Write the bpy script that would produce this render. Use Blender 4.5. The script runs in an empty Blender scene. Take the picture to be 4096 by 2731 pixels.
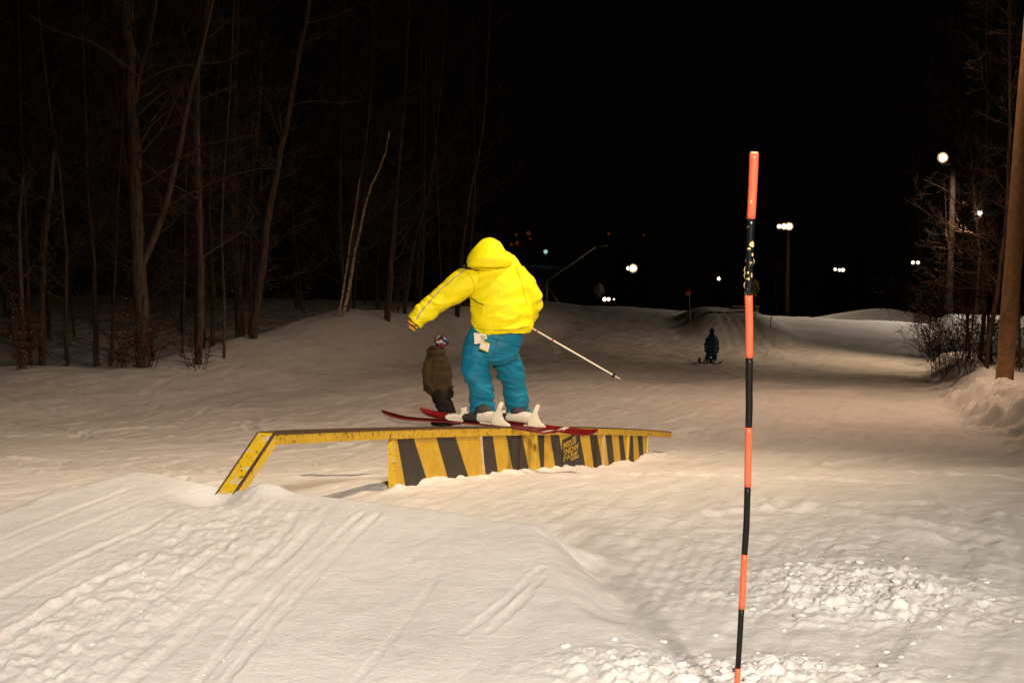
import bpy, bmesh, math, random
import numpy as np
from mathutils import Vector, Matrix, noise as mnoise

R = math.radians
SC = bpy.context.scene
COL = SC.collection

# ------------------------------------------------------------------ camera
CAMH = 1.6
PITCH = R(5.0)
F = 5629.0                       # focal length in photograph pixels (4096 wide)
cam = bpy.data.cameras.new('camera')
cam.sensor_width = 36.0
cam.lens = 36.0 * F / 4096.0
cam.clip_start = 0.05
cam.clip_end = 3000
camo = bpy.data.objects.new('camera', cam)
camo.location = (0, 0, CAMH)
camo.rotation_euler = (R(90) - PITCH, 0, 0)
COL.objects.link(camo)
SC.camera = camo

# ------------------------------------------------------------------ night sky
w = bpy.data.worlds.new('World')
SC.world = w
w.use_nodes = True
nt = w.node_tree
bg = nt.nodes['Background']
bg.inputs['Color'].default_value = (0.9, 0.55, 0.45, 1)
bg.inputs['Strength'].default_value = 0.0011

SC.view_settings.view_transform = 'Standard'
SC.view_settings.look = 'None'
SC.view_settings.gamma = 1
SC.view_settings.exposure = 0
SC.render.engine = 'CYCLES'
SC.cycles.use_denoising = True
SC.cycles.max_bounces = 5
SC.cycles.diffuse_bounces = 3
SC.cycles.sample_clamp_indirect = 4

# energies of the floodlights and the added flash stand-in (each sits in a mast built below)
E_BEHIND = 13800
E_BESIDE = 5000
E_RIGHT = 4400
E_SLOPE = 3200
E_FAR = 2600


def U(px, py, y):
    """photograph pixel + distance ahead -> world point"""
    dx = (px - 2048.0) / F
    dz = -(py - 1365.5) / F
    v = Vector((dx, math.cos(PITCH) + dz * math.sin(PITCH), -math.sin(PITCH) + dz * math.cos(PITCH)))
    v *= y / v.y
    return Vector((v.x, v.y, v.z + CAMH))


def D(px, py, y):               # pixel of the 2352 wide view
    return U(px / 0.57422, py / 0.57422, y)


# ------------------------------------------------------------------ numpy noise
def _hash(ix, iy, seed):
    h = (ix.astype(np.int64) * 374761393 + iy.astype(np.int64) * 668265263 + seed * 974711) & 0x7fffffff
    h = ((h ^ (h >> 13)) * 1274126177) & 0x7fffffff
    h = h ^ (h >> 16)
    return (h & 0xffff) / 65535.0 * 2 - 1


def vnoise(x, y, seed=0):
    ix = np.floor(x); iy = np.floor(y)
    fx = x - ix; fy = y - iy
    fx = fx * fx * fx * (fx * (fx * 6 - 15) + 10)
    fy = fy * fy * fy * (fy * (fy * 6 - 15) + 10)
    ix = ix.astype(np.int64); iy = iy.astype(np.int64)
    a = _hash(ix, iy, seed); b = _hash(ix + 1, iy, seed)
    c = _hash(ix, iy + 1, seed); d = _hash(ix + 1, iy + 1, seed)
    return (a * (1 - fx) + b * fx) * (1 - fy) + (c * (1 - fx) + d * fx) * fy


def fbm(x, y, seed=0, octv=3):
    s = 0; a = 1.0
    for i in range(octv):
        s = s + a * vnoise(x * 2 ** i + 13.7 * i, y * 2 ** i - 7.1 * i, seed + i)
        a *= 0.5
    return s


def sstep(t):
    t = np.clip(t, 0, 1)
    return t * t * (3 - 2 * t)


# ------------------------------------------------------------------ rail line
def rail_x(y):
    return -5.2 + 0.4 * y


def rail_y(ratio):
    return 5.2 / (0.4 - ratio)


RDIR = Vector((0.4, 1.0, 0)).normalized()
RPERP = Vector((RDIR.y, -RDIR.x, 0))         # towards the camera's right / near side

# ------------------------------------------------------------------ terrain
_py = np.array([-60, -20, 0, 3, 5, 8, 11, 14, 18, 22, 30, 40, 52, 60, 66, 72, 78, 84, 95, 130, 200, 300, 400, 600, 800, 1200])
_pz = np.array([0.6, -1.0, -1.50, -1.72, -1.86, -1.97, -2.06, -2.54, -3.06, -3.46, -4.05, -4.62, -5.22, -5.42, -5.38, -5.12, -4.75, -5.0, -6.6, -9.5, -15, -20, -22, -14, -6, 2])
_fy = np.arange(-60, 1200, 0.25)
_fz = np.interp(_fy, _py, _pz)
_k = np.exp(-0.5 * (np.arange(-14, 15) / 5.0) ** 2); _k /= _k.sum()
_fz = np.convolve(np.pad(_fz, 14, mode='edge'), _k, mode='valid')

LIP0 = Vector((-1.78, 8.62, 0))              # ramp lip where the rail starts


def base_h(x, y):
    x = np.asarray(x, float); y = np.asarray(y, float)
    z = np.interp(y, _fy, _fz)
    z = z - 0.055 * np.clip(x - 1.8, -4, 40) * sstep((y - 30) / 30)
    # wooded bank on the left, ground past its edge sunk to keep the wood dark
    lx = -7.5 + (y - 34) * (9.0 / 34)
    lx = np.where(y > 72, -7.5 + 38 * 9.0 / 34, lx)
    dl = lx - x
    hl = np.interp(y, [0, 20, 30, 36, 42, 50, 62, 78, 110], [0.1, 0.15, 0.35, 0.55, 1.0, 1.7, 1.35, 0.15, 0.1])
    z = z + hl * sstep((dl + 1.8) / 4.3) + 0.02 * np.clip(dl - 2, 0, 60) - np.interp(y, [20, 36, 39.5, 44, 56, 70], [0, 0, 1.6, 1.7, 0.8, 0.4]) * sstep((dl - 2.7) / 3.0)
    # bank on the right
    z = z + bank_amt(x, y)
    # far take-off
    fx = np.abs(x - 11.3)
    side = 1 - sstep((fx - 1.0) / 2.4)
    f = sstep((y - 64.5) / 7.5) * (1 - sstep((y - 74.0) / 2.0))
    z = z + 0.85 * f * side
    # far mound
    z = z + 1.9 * np.exp(-(((x - 26.5) / 6.5) ** 2 + ((y - 100) / 7) ** 2))
    return z


def bank_x(y):
    return np.interp(y, [-30, 0, 12, 17, 20, 25, 30, 43, 65, 90, 140], [5, 4.7, 5.2, 6.5, 7.35, 8.0, 9.2, 13, 19, 27, 60])


def bank_amt(x, y):
    d = x - bank_x(y) + 0.35 * vnoise(x * 0.9, y * 0.6, 5)
    wd = 1.3
    return 0.62 * sstep(d / wd) + 0.05 * np.clip(d - 2, 0, 30)


def ramp_amt(x, y):
    """the near take-off: (height to lift to, mask)"""
    s = (x - LIP0.x) * RDIR.x + (y - LIP0.y) * RDIR.y
    t = (x - LIP0.x) * RPERP.x + (y - LIP0.y) * RPERP.y
    wob = 0.06 * vnoise(x * 2.1, y * 2.1, 31) + 0.02 * vnoise(x * 7, y * 7, 32)
    surf = -1.585 - 0.050 * (np.minimum(t, 2.6) + 0.7) + 0.034 * np.minimum(s, 0) - 0.03 * np.exp(-((s + 1.5) / 1.2) ** 2)
    back = 1 - sstep((s + wob + 0.02) / 0.42)
    left = sstep((t + 1.35 + wob - 0.10 * s * 0) / 0.65)
    rlim = 2.0 - 0.60 * np.clip(s, -3.2, 0)
    right = 1 - sstep((t - rlim + wob) / 0.42)
    return surf, back * left * right


def height0(x, y):
    z = base_h(x, y)
    surf, m = ramp_amt(x, y)
    z = np.where(surf > z, z * (1 - m) + surf * m, z)
    # snow heaped where the rail leg enters the ramp
    z = z + 0.06 * np.exp(-(((x + 1.50) / 0.16) ** 2 + ((y - 8.50) / 0.16) ** 2))
    z = z - 0.085 * np.exp(-(((x + 1.82) / 0.20) ** 2 + ((y - 8.42) / 0.24) ** 2))
    return z


def hz(x, y):
    return float(height0(np.array([x]), np.array([y]))[0]) + CAMH


def ground_px(px, py, lo=3.0, hi=140.0):
    ys = np.exp(np.linspace(math.log(lo), math.log(hi), 1500))
    p = U(px, py, 1.0)
    xs = p.x * ys; zs = (p.z - CAMH) * ys
    hgt = height0(xs, ys)
    below = np.nonzero(zs <= hgt)[0]
    i = below[0] if len(below) else len(ys) - 1
    return float(xs[i]), float(ys[i])


def gD(px, py):
    return ground_px(px / 0.57422, py / 0.57422)


rng = random.Random(7)

# ski tracks: (polyline in world xy, half width, depth, rim)
tracks = []


def add_track(pix, hw, dep, rim=0.4):
    tracks.append(([gD(*p) for p in pix], hw, dep, rim))


for off in (0, 62):
    add_track([(455 + off, 1566), (560 + off, 1440), (650 + off * .9, 1345), (740 + off * .7, 1260), (830 + off * .6, 1180)], 0.022, 0.008, 0.6)
add_track([(300, 1566), (430, 1460), (560, 1360), (660, 1275), (760, 1165)], 0.03, 0.008)
add_track([(230, 1566), (400, 1430), (520, 1340), (640, 1240), (700, 1150)], 0.03, 0.007)
add_track([(100, 1566), (260, 1440), (420, 1330), (520, 1250)], 0.03, 0.007, 1.0)
add_track([(0, 1480), (170, 1375), (330, 1290), (450, 1215)], 0.035, 0.008, 1.0)
add_track([(0, 1370), (150, 1300), (330, 1215), (440, 1160)], 0.028, 0.006, 0.8)
add_track([(0, 1290), (150, 1225), (300, 1160), (420, 1118)], 0.028, 0.006, 0.8)
add_track([(0, 1240), (130, 1185), (290, 1120)], 0.025, 0.006, 0.8)
for off in (0, 60):
    add_track([(1060 + off, 1455 - off * .1), (1150 + off * .7, 1385), (1245, 1300 + off * .35)], 0.022, 0.004, 0.8)
add_track([(820, 1566), (930, 1430), (1000, 1330), (1050, 1210)], 0.02, 0.003)
add_track([(1500, 1375), (1560, 1440), (1640, 1540)], 0.05, 0.008)
# cat-track edge on the right
add_track([(2140, 1130), (2215, 1200), (2260, 1290), (2245, 1345), (2190, 1400), (2090, 1500), (2060, 1566)], 0.05, -0.02, -0.6)
add_track([(2300, 1180), (2340, 1260), (2352, 1330)], 0.05, 0.012)
add_track([(1390, 1245), (1560, 1250), (1660, 1255)], 0.10, -0.018, 0.3)
add_track([(1500, 1330), (1600, 1350), (1640, 1372)], 0.07, -0.02, 0.2)
add_track([(1360, 1300), (1450, 1330), (1560, 1360), (1700, 1395)], 0.06, -0.012, 0.2)
for fxo in (-0.9, -0.35, 0.1, 0.7):
    tracks.append(([(11.3 + fxo * 1.5, 63.0), (11.3 + fxo, 67.0), (11.3 + fxo * .8, 72.5)], 0.14, 0.02, 0.9))
# random criss-cross tracks over the middle distance
for i in range(95):
    y0 = rng.uniform(10, 60)
    x0 = rng.uniform(-0.38, 0.36) * y0
    if i % 3 == 0:
        ang = rng.gauss(0.0, 0.25)
    else:
        ang = rng.choice((-1, 1)) * rng.uniform(0.6, 1.5)
    L = rng.uniform(2, 5) * (1 + y0 / 25)
    cur = rng.uniform(-0.5, 0.5)
    pts = []
    for k in range(9):
        t = k / 8 - 0.5
        a = ang + cur * t
        pts.append((x0 + math.sin(a) * L * t, y0 + math.cos(a) * L * t))
    tracks.append((pts, rng.uniform(0.04, 0.11) * (1 + y0 / 60), rng.uniform(0.006, 0.022), rng.uniform(0.3, 1.1)))


def seg_dist(px, py, pts):
    best = np.full(px.shape, 1e9)
    for (x0, y0), (x1, y1) in zip(pts[:-1], pts[1:]):
        dx, dy = x1 - x0, y1 - y0
        L2 = dx * dx + dy * dy + 1e-9
        t = np.clip(((px - x0) * dx + (py - y0) * dy) / L2, 0, 1)
        best = np.minimum(best, np.hypot(px - x0 - t * dx, py - y0 - t * dy))
    return best


RUB = [gD(1990, 1370), gD(1680, 1560), gD(1840, 1270), gD(1330, 1190)]


def detail_h(x, y):
    r = np.hypot(x, y)
    fade = 1 - sstep((r - 60) / 60)
    z = 0.02 * fbm(x * 0.45, y * 0.45, 1, 3) * np.clip(r / 8, 0.5, 3.0)
    surf, m = ramp_amt(x, y)
    off = 1 - 0.75 * m
    # wind and ski scrape, stretched along the run
    u = x * RDIR.x + y * RDIR.y; v = x * RPERP.x + y * RPERP.y
    z = z + off * fade * 0.012 * fbm(u * 0.8, v * 5.0, 11, 3)
    z = z + off * fade * 0.006 * fbm(u * 2.4 + 5, v * 1.1, 12, 3)
    z = z + fade * 0.0045 * fbm(x * 7, y * 7, 13, 2) * (1 - 0.5 * m)
    # lumpy band left of the rail on the take-off
    pb = [gD(60, 1530), gD(250, 1400), gD(420, 1290), gD(560, 1180)]
    d = seg_dist(x, y, pb)
    lump = np.exp(-(d / 0.42) ** 2) * (r < 12)
    z = z + lump * 0.011 * np.abs(fbm(x * 11, y * 6.5, 17, 4))
    z = z + lump * 0.009 * np.clip(fbm(x * 26, y * 18, 19, 2), 0, 1)
    # churned snow patches
    for (cx, cy), (rx, ry), a in zip(RUB, ((0.75, 0.65), (0.7, 0.35), (0.9, 0.9), (1.6, 0.9)), (0.05, 0.045, 0.018, 0.012)):
        mm = np.exp(-(((x - cx) / rx) ** 2 + ((y - cy) / ry) ** 2) ** 1.5)
        z = z + mm * a * (0.3 + np.abs(fbm(x * 8, y * 8, 23, 4)) * 0.6)
        if a > 0.03:
            z = z + np.clip(mm * 1.2, 0, 1) * 0.017 * np.clip(fbm(x * 21, y * 21, 24, 3) + 0.2, 0, 1.5)
    # broken face of the right bank
    db = x - bank_x(y)
    face = np.exp(-((db - 0.7) / 0.9) ** 2) * (y > 14) * (y < 60)
    z = z + face * 0.22 * np.abs(fbm(x * 1.9, y * 1.5, 29, 4)) - face * 0.07
    # snow scuffed up along the foot of the rail box
    dr = seg_dist(x, y, [(rail_x(10.7) + 0.02, 10.7), (rail_x(17.3) + 0.02, 17.3)])
    foot = np.exp(-(dr / 0.15) ** 2)
    z = z + foot * (0.005 + 0.05 * np.clip(fbm(x * 2.3, y * 2.3, 37, 3), 0, 1) + 0.03 * np.clip(fbm(x * 9, y * 9, 38, 2), 0, 1))
    # ski tracks
    for pts, hw, dep, rim in tracks:
        P = np.array(pts)
        mg = hw * 4 + 0.05
        sel = (x > P[:, 0].min() - mg) & (x < P[:, 0].max() + mg) & (y > P[:, 1].min() - mg) & (y < P[:, 1].max() + mg)
        if not sel.any():
            continue
        xs = x[sel]; ys = y[sel]
        dd = seg_dist(xs, ys, pts) + 0.006 * vnoise(xs * 9, ys * 9, 41)
        q = dd / hw
        prof = -np.exp(-q ** 4) + rim * np.exp(-((q - 1.5) / 0.5) ** 2) * (0.6 + 0.6 * vnoise(xs * 11, ys * 11, 43))
        z[sel] += dep * prof * np.clip(0.75 + 0.7 * vnoise(xs * 1.1 + hw * 900, ys * 1.1, 47), 0.25, 1.2)
    # groomer ribs beside the pole
    gx, gy = gD(1680, 1325)
    mm = np.exp(-(((x - gx) / 0.75) ** 2 + ((y - gy) / 1.0) ** 2) ** 2)
    z = z + mm * 0.0026 * np.sin((x * 0.96 - y * 0.25) * 2 * math.pi / 0.085)
    return z


# ------------------------------------------------------------------ materials
MATS = {}


def new_mat(name):
    m = bpy.data.materials.new(name)
    m.use_nodes = True
    MATS[name] = m
    return m, m.node_tree, m.node_tree.nodes['Principled BSDF']


def ramp_node(nt, fac, stops, interp='LINEAR'):
    r = nt.nodes.new('ShaderNodeValToRGB')
    r.color_ramp.interpolation = interp
    el = r.color_ramp.elements
    while len(el) < len(stops):
        el.new(0.5)
    for e, (p, c) in zip(el, stops):
        e.position = p
        e.color = c if len(c) == 4 else (*c, 1)
    nt.links.new(fac, r.inputs[0])
    return r.outputs[0]


def noise_node(nt, scale, detail=3, rough=0.55, vec=None, dist=0):
    n = nt.nodes.new('ShaderNodeTexNoise')
    n.inputs['Scale'].default_value = scale
    n.inputs['Detail'].default_value = detail
    n.inputs['Roughness'].default_value = rough
    n.inputs['Distortion'].default_value = dist
    if vec is not None:
        nt.links.new(vec, n.inputs['Vector'])
    return n.outputs['Fac']


def coord(nt, kind='Object', scale=None, rot=None):
    t = nt.nodes.new('ShaderNodeTexCoord')
    if scale is None and rot is None:
        return t.outputs[kind]
    mp = nt.nodes.new('ShaderNodeMapping')
    if scale: mp.inputs['Scale'].default_value = scale
    if rot: mp.inputs['Rotation'].default_value = rot
    nt.links.new(t.outputs[kind], mp.inputs[0])
    return mp.outputs[0]


def bump_node(nt, b, h, strength, dist):
    n = nt.nodes.new('ShaderNodeBump')
    n.inputs['Strength'].default_value = strength
    n.inputs['Distance'].default_value = dist
    nt.links.new(h, n.inputs['Height'])
    nt.links.new(n.outputs[0], b.inputs['Normal'])
    return n


def mixc(nt, fac, a, b):
    m = nt.nodes.new('ShaderNodeMix')
    m.data_type = 'RGBA'
    if isinstance(fac, (int, float)):
        m.inputs[0].default_value = fac
    else:
        nt.links.new(fac, m.inputs[0])
    for s, i in ((a, 6), (b, 7)):
        if isinstance(s, tuple):
            m.inputs[i].default_value = s if len(s) == 4 else (*s, 1)
        else:
            nt.links.new(s, m.inputs[i])
    return m.outputs[2]


def plain(name, c, rough=0.6, metal=0.0, var=0.25, scale=20, bump=0.0, bscale=80, spec=0.4):
    m, nt, b = new_mat(name)
    co = coord(nt)
    n = noise_node(nt, scale, 4, 0.6, co)
    lo = tuple(v * (1 - var) for v in c); hi = tuple(min(1, v * (1 + var)) for v in c)
    nt.links.new(ramp_node(nt, n, [(0.3, lo), (0.7, hi)]), b.inputs['Base Color'])
    b.inputs['Roughness'].default_value = rough
    b.inputs['Metallic'].default_value = metal
    b.inputs['Specular IOR Level'].default_value = spec
    if bump:
        bump_node(nt, b, noise_node(nt, bscale, 3, 0.6, co), bump, 0.01)
    return m


def snow_mat():
    m, nt, b = new_mat('snow')
    co = coord(nt)
    n1 = noise_node(nt, 1.7, 4, 0.6, co)
    nt.links.new(ramp_node(nt, n1, [(0.3, (0.74, 0.735, 0.73)), (0.7, (0.85, 0.85, 0.85))]), b.inputs['Base Color'])
    b.inputs['Roughness'].default_value = 0.62
    b.inputs['Specular IOR Level'].default_value = 0.25
    b.inputs['Subsurface Weight'].default_value = 0.6
    b.inputs['Subsurface Radius'].default_value = (1.0, 0.9, 0.8)
    b.inputs['Subsurface Scale'].default_value = 0.012
    nf = noise_node(nt, 38, 5, 0.65, co)
    ng = noise_node(nt, 240, 2, 0.5, co)
    add = nt.nodes.new('ShaderNodeMath'); add.operation = 'MULTIPLY_ADD'
    nt.links.new(ng, add.inputs[0]); add.inputs[1].default_value = 0.6
    nt.links.new(nf, add.inputs[2])
    nm = noise_node(nt, 11, 4, 0.6, co)
    add2 = nt.nodes.new('ShaderNodeMath'); add2.operation = 'MULTIPLY_ADD'
    nt.links.new(nm, add2.inputs[0]); add2.inputs[1].default_value = 1.2
    nt.links.new(add.outputs[0], add2.inputs[2])
    bump_node(nt, b, add2.outputs[0], 0.6, 0.014)
    return m


snow_mat()


def paint_yellow(name='worn_yellow_paint', thr=0.57):
    m, nt, b = new_mat(name)
    co = coord(nt)
    n = noise_node(nt, 26, 5, 0.7, co, 0.6)
    n2 = noise_node(nt, 9, 3, 0.6, co)
    y = ramp_node(nt, n2, [(0.3, (0.50, 0.30, 0.012)), (0.7, (0.62, 0.40, 0.02))])
    k = ramp_node(nt, n, [(thr, (0, 0, 0)), (thr + 0.04, (1, 1, 1))])
    nt.links.new(mixc(nt, k, y, (0.045, 0.025, 0.015)), b.inputs['Base Color'])
    b.inputs['Roughness'].default_value = 0.5
    return m


def paint_chipped():
    m, nt, b = new_mat('chipped_yellow_paint')
    co = coord(nt)
    n = noise_node(nt, 18, 5, 0.7, co, 0.8)
    n3 = noise_node(nt, 33, 4, 0.7, coord(nt, 'Object', (1, 1, 1.6), (0.3, 0.5, 0.9)), 0.4)
    y = (0.66, 0.44, 0.012)
    k = ramp_node(nt, n, [(0.56, (0, 0, 0)), (0.60, (1, 1, 1))])
    a = mixc(nt, k, y, (0.50, 0.50, 0.46))
    k2 = ramp_node(nt, n3, [(0.60, (0, 0, 0)), (0.63, (1, 1, 1))])
    nt.links.new(mixc(nt, k2, a, (0.05, 0.028, 0.016)), b.inputs['Base Color'])
    b.inputs['Roughness'].default_value = 0.5
    return m


def scuffed_black():
    m, nt, b = new_mat('scuffed_black_paint')
    co = coord(nt)
    n = noise_node(nt, 14, 5, 0.7, co, 1.2)
    nt.links.new(ramp_node(nt, n, [(0.35, (0.022, 0.017, 0.014)), (0.62, (0.04, 0.03, 0.022)), (0.72, (0.09, 0.065, 0.03))]), b.inputs['Base Color'])
    b.inputs['Roughness'].default_value = 0.6
    return m


paint_yellow(); paint_yellow('panel_yellow_paint', 0.655); paint_chipped(); scuffed_black()
plain('rusty_steel', (0.07, 0.038, 0.02), 0.55, 0.3, 0.5, 40)
plain('pale_worn_edge', (0.55, 0.45, 0.28), 0.5, 0.0, 0.4, 60)
plain('sticker_black', (0.02, 0.017, 0.015), 0.5)
plain('sticker_yellow', (0.45, 0.30, 0.03), 0.5, 0, 0.3, 60)
plain('jacket_yellow', (0.88, 0.76, 0.005), 0.62, 0, 0.06, 14, 0.12, 90, 0.25)
plain('seam_yellow', (0.42, 0.33, 0.004), 0.7)
plain('trim_grey', (0.42, 0.36, 0.24), 0.5, 0, 0.2, 60)
plain('trouser_teal', (0.003, 0.165, 0.285), 0.6, 0, 0.14, 10, 0.15, 70, 0.3)
plain('cuff_dark', (0.05, 0.04, 0.03), 0.8)
plain('boot_white', (0.62, 0.58, 0.50), 0.4, 0, 0.12, 30)
plain('boot_dark', (0.025, 0.02, 0.018), 0.6)
plain('ski_red', (0.14, 0.006, 0.008), 0.35, 0, 0.25, 12)
plain('ski_edge', (0.16, 0.02, 0.02), 0.4, 0.2)
plain('ski_white', (0.6, 0.55, 0.5), 0.4)
plain('binding_white', (0.66, 0.62, 0.50), 0.42, 0, 0.1, 30)
plain('pole_white', (0.72, 0.68, 0.55), 0.35, 0, 0.06, 40)
plain('pole_red', (0.4, 0.03, 0.015), 0.4)
plain('black_plastic', (0.012, 0.011, 0.011), 0.45)
plain('skin', (0.45, 0.26, 0.18), 0.55)
plain('card_white', (0.72, 0.66, 0.55), 0.6, 0, 0.12, 60)
plain('card_yellow', (0.72, 0.52, 0.03), 0.6)
plain('jacket_brown', (0.055, 0.036, 0.012), 0.8, 0, 0.25, 12, 0.2, 40)
plain('trouser_black', (0.007, 0.0055, 0.0045), 0.8)
plain('jacket_grey', (0.30, 0.26, 0.24), 0.8)
plain('jacket_mustard', (0.55, 0.40, 0.01), 0.7)
plain('beanie_black', (0.015, 0.011, 0.010), 0.9)
plain('board_tan', (0.22, 0.13, 0.05), 0.5)
plain('wood_pole', (0.30, 0.17, 0.08), 0.85, 0, 0.35, 9, 0.4, 30)
plain('wood_dark', (0.05, 0.032, 0.02), 0.9, 0, 0.3, 9)
plain('galvanised', (0.30, 0.29, 0.27), 0.5, 0.5, 0.2, 10)
plain('gun_red', (0.5, 0.02, 0.02), 0.5)
plain('tape_orange', (0.70, 0.125, 0.058), 0.38, 0, 0.10, 25)
plain('bamboo', (0.55, 0.42, 0.20), 0.55, 0, 0.2, 30)
plain('sign_orange', (0.28, 0.05, 0.01), 0.6)
plain('leaf_tan', (0.22, 0.10, 0.035), 0.8, 0, 0.4, 30)
plain('cable_black', (0.03, 0.03, 0.03), 0.7)


def tape_black():
    m, nt, b = new_mat('tape_black')
    co = coord(nt)
    n = noise_node(nt, 60, 3, 0.6, co)
    nt.links.new(ramp_node(nt, n, [(0.3, (0.004, 0.004, 0.004)), (0.7, (0.010, 0.009, 0.009))]), b.inputs['Base Color'])
    b.inputs['Roughness'].default_value = 0.45
    b.inputs['Specular IOR Level'].default_value = 0.25
    return m


def tape_scuffed():
    m, nt, b = new_mat('tape_black_torn')
    co = coord(nt, 'Object', (1, 1, 0.55))
    n = noise_node(nt, 42, 4, 0.6, co, 0.4)
    k = ramp_node(nt, n, [(0.66, (0, 0, 0)), (0.68, (1, 1, 1))])
    nt.links.new(mixc(nt, k, (0.005, 0.0055, 0.007), (0.62, 0.50, 0.28)), b.inputs['Base Color'])
    b.inputs['Roughness'].default_value = 0.3
    bump_node(nt, b, noise_node(nt, 90, 3, 0.6, co), 0.5, 0.003)
    return m


tape_black(); tape_scuffed()


def bark(name, lo, hi, birch=False):
    m, nt, b = new_mat(name)
    co = coord(nt, 'Object', (6, 6, 0.9) if not birch else (2, 2, 9))
    n = noise_node(nt, 3.0, 5, 0.65, co)
    nt.links.new(ramp_node(nt, n, [(0.35, lo), (0.65, hi)]), b.inputs['Base Color'])
    b.inputs['Roughness'].default_value = 0.9
    b.inputs['Specular IOR Level'].default_value = 0.1
    bump_node(nt, b, n, 0.6, 0.03)
    return m


bark('bark_brown', (0.03, 0.021, 0.015), (0.12, 0.083, 0.06))
bark('bark_twig', (0.05, 0.035, 0.025), (0.11, 0.077, 0.055))
bark('bark_birch', (0.13, 0.09, 0.06), (0.62, 0.48, 0.34), True)
bark('bark_rust', (0.05, 0.028, 0.018), (0.11, 0.06, 0.04))


def plaid():
    m, nt, b = new_mat('plaid_teal')
    co = coord(nt)
    sep = nt.nodes.new('ShaderNodeSeparateXYZ'); nt.links.new(co, sep.inputs[0])
    outs = []
    for ax, sc in (('X', 1 / 0.13), ('Z', 1 / 0.16)):
        mu = nt.nodes.new('ShaderNodeMath'); mu.operation = 'MULTIPLY'; mu.inputs[1].default_value = sc
        nt.links.new(sep.outputs[ax], mu.inputs[0])
        fr = nt.nodes.new('ShaderNodeMath'); fr.operation = 'FRACT'; nt.links.new(mu.outputs[0], fr.inputs[0])
        gt = nt.nodes.new('ShaderNodeMath'); gt.operation = 'GREATER_THAN'; gt.inputs[1].default_value = 0.68
        nt.links.new(fr.outputs[0], gt.inputs[0]); outs.append(gt.outputs[0])
    mx = nt.nodes.new('ShaderNodeMath'); mx.operation = 'MAXIMUM'
    nt.links.new(outs[0], mx.inputs[0]); nt.links.new(outs[1], mx.inputs[1])
    nt.links.new(mixc(nt, mx.outputs[0], (0.010, 0.026, 0.038), (0.022, 0.11, 0.16)), b.inputs['Base Color'])
    b.inputs['Roughness'].default_value = 0.85
    return m


def helmet_mat():
    m, nt, b = new_mat('helmet_patchwork')
    co = coord(nt)
    v = nt.nodes.new('ShaderNodeTexVoronoi'); v.inputs['Scale'].default_value = 15
    nt.links.new(co, v.inputs['Vector'])
    sep = nt.nodes.new('ShaderNodeSeparateColor'); nt.links.new(v.outputs['Color'], sep.inputs[0])
    nt.links.new(ramp_node(nt, sep.outputs[0], [(0.0, (0.02, 0.02, 0.025)), (0.32, (0.02, 0.06, 0.28)), (0.58, (0.35, 0.02, 0.03)), (0.78, (0.5, 0.5, 0.52))], 'CONSTANT'), b.inputs['Base Color'])
    b.inputs['Roughness'].default_value = 0.3
    return m


def glove_mat():
    m, nt, b = new_mat('glove_striped')
    co = coord(nt, 'Object', (1, 1, 1), (0, 0.9, 0))
    wv = nt.nodes.new('ShaderNodeTexWave'); wv.bands_direction = 'X'
    wv.inputs['Scale'].default_value = 8.0; wv.inputs['Distortion'].default_value = 2.5
    nt.links.new(co, wv.inputs['Vector'])
    k = ramp_node(nt, wv.outputs['Fac'], [(0.30, (0.02, 0.012, 0.01)), (0.42, (0.62, 0.33, 0.02))])
    nt.links.new(k, b.inputs['Base Color'])
    b.inputs['Roughness'].default_value = 0.7
    return m


plaid(); helmet_mat(); glove_mat()


def emit(name, c, s):
    m, nt, b = new_mat(name)
    b.inputs['Base Color'].default_value = (0.8, 0.8, 0.8, 1)
    b.inputs['Emission Color'].default_value = (*c, 1)
    b.inputs['Emission Strength'].default_value = s
    return m


emit('lamp_warm', (1.0, 0.90, 0.66), 9)
emit('lamp_rim_halo', (1.0, 0.62, 0.26), 0.75)
emit('lamp_cool', (0.93, 0.93, 1.0), 9)
emit('lamp_dim', (1.0, 0.93, 0.62), 2.2)
emit('town_orange', (1.0, 0.16, 0.03), 0.06)
emit('town_teal', (0.55, 0.95, 0.85), 0.6)

# ------------------------------------------------------------------ object helpers


def tag(o, label, cat, group=None, kind=None):
    o['label'] = label
    o['category'] = cat
    if group: o['group'] = group
    if kind: o['kind'] = kind
    return o


def link_mesh(name, me, parent=None, mats=(), smooth=True):
    o = bpy.data.objects.new(name, me)
    COL.objects.link(o)
    for m in mats:
        me.materials.append(MATS[m])
    if smooth:
        me.polygons.foreach_set('use_smooth', [True] * len(me.polygons))
    if parent is not None:
        o.parent = parent
        o.matrix_parent_inverse = Matrix.Translation(-Vector(parent.location))
    return o


def obj(name, vf, mats, parent=None, smooth=True, midx=None):
    me = bpy.data.meshes.new(name)
    me.from_pydata([tuple(v) for v in vf[0]], [], vf[1])
    if isinstance(mats, str): mats = (mats,)
    o = link_mesh(name, me, parent, mats, smooth)
    if midx is not None:
        me.polygons.foreach_set('material_index', midx)
    me.update()
    return o


def empty(name, loc):
    o = bpy.data.objects.new(name, None)
    o.empty_display_size = 0.1
    o.location = loc
    COL.objects.link(o)
    return o


def copy_tree(o, parent=None):
    c = o.copy()
    COL.objects.link(c)
    if parent is not None:
        c.parent = parent
    for ch in o.children:
        copy_tree(ch, c)
    return c


def join(*parts):
    V = []; Fc = []
    for v, f in parts:
        n = len(V)
        V += list(v)
        Fc += [tuple(i + n for i in q) for q in f]
    return V, Fc


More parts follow.
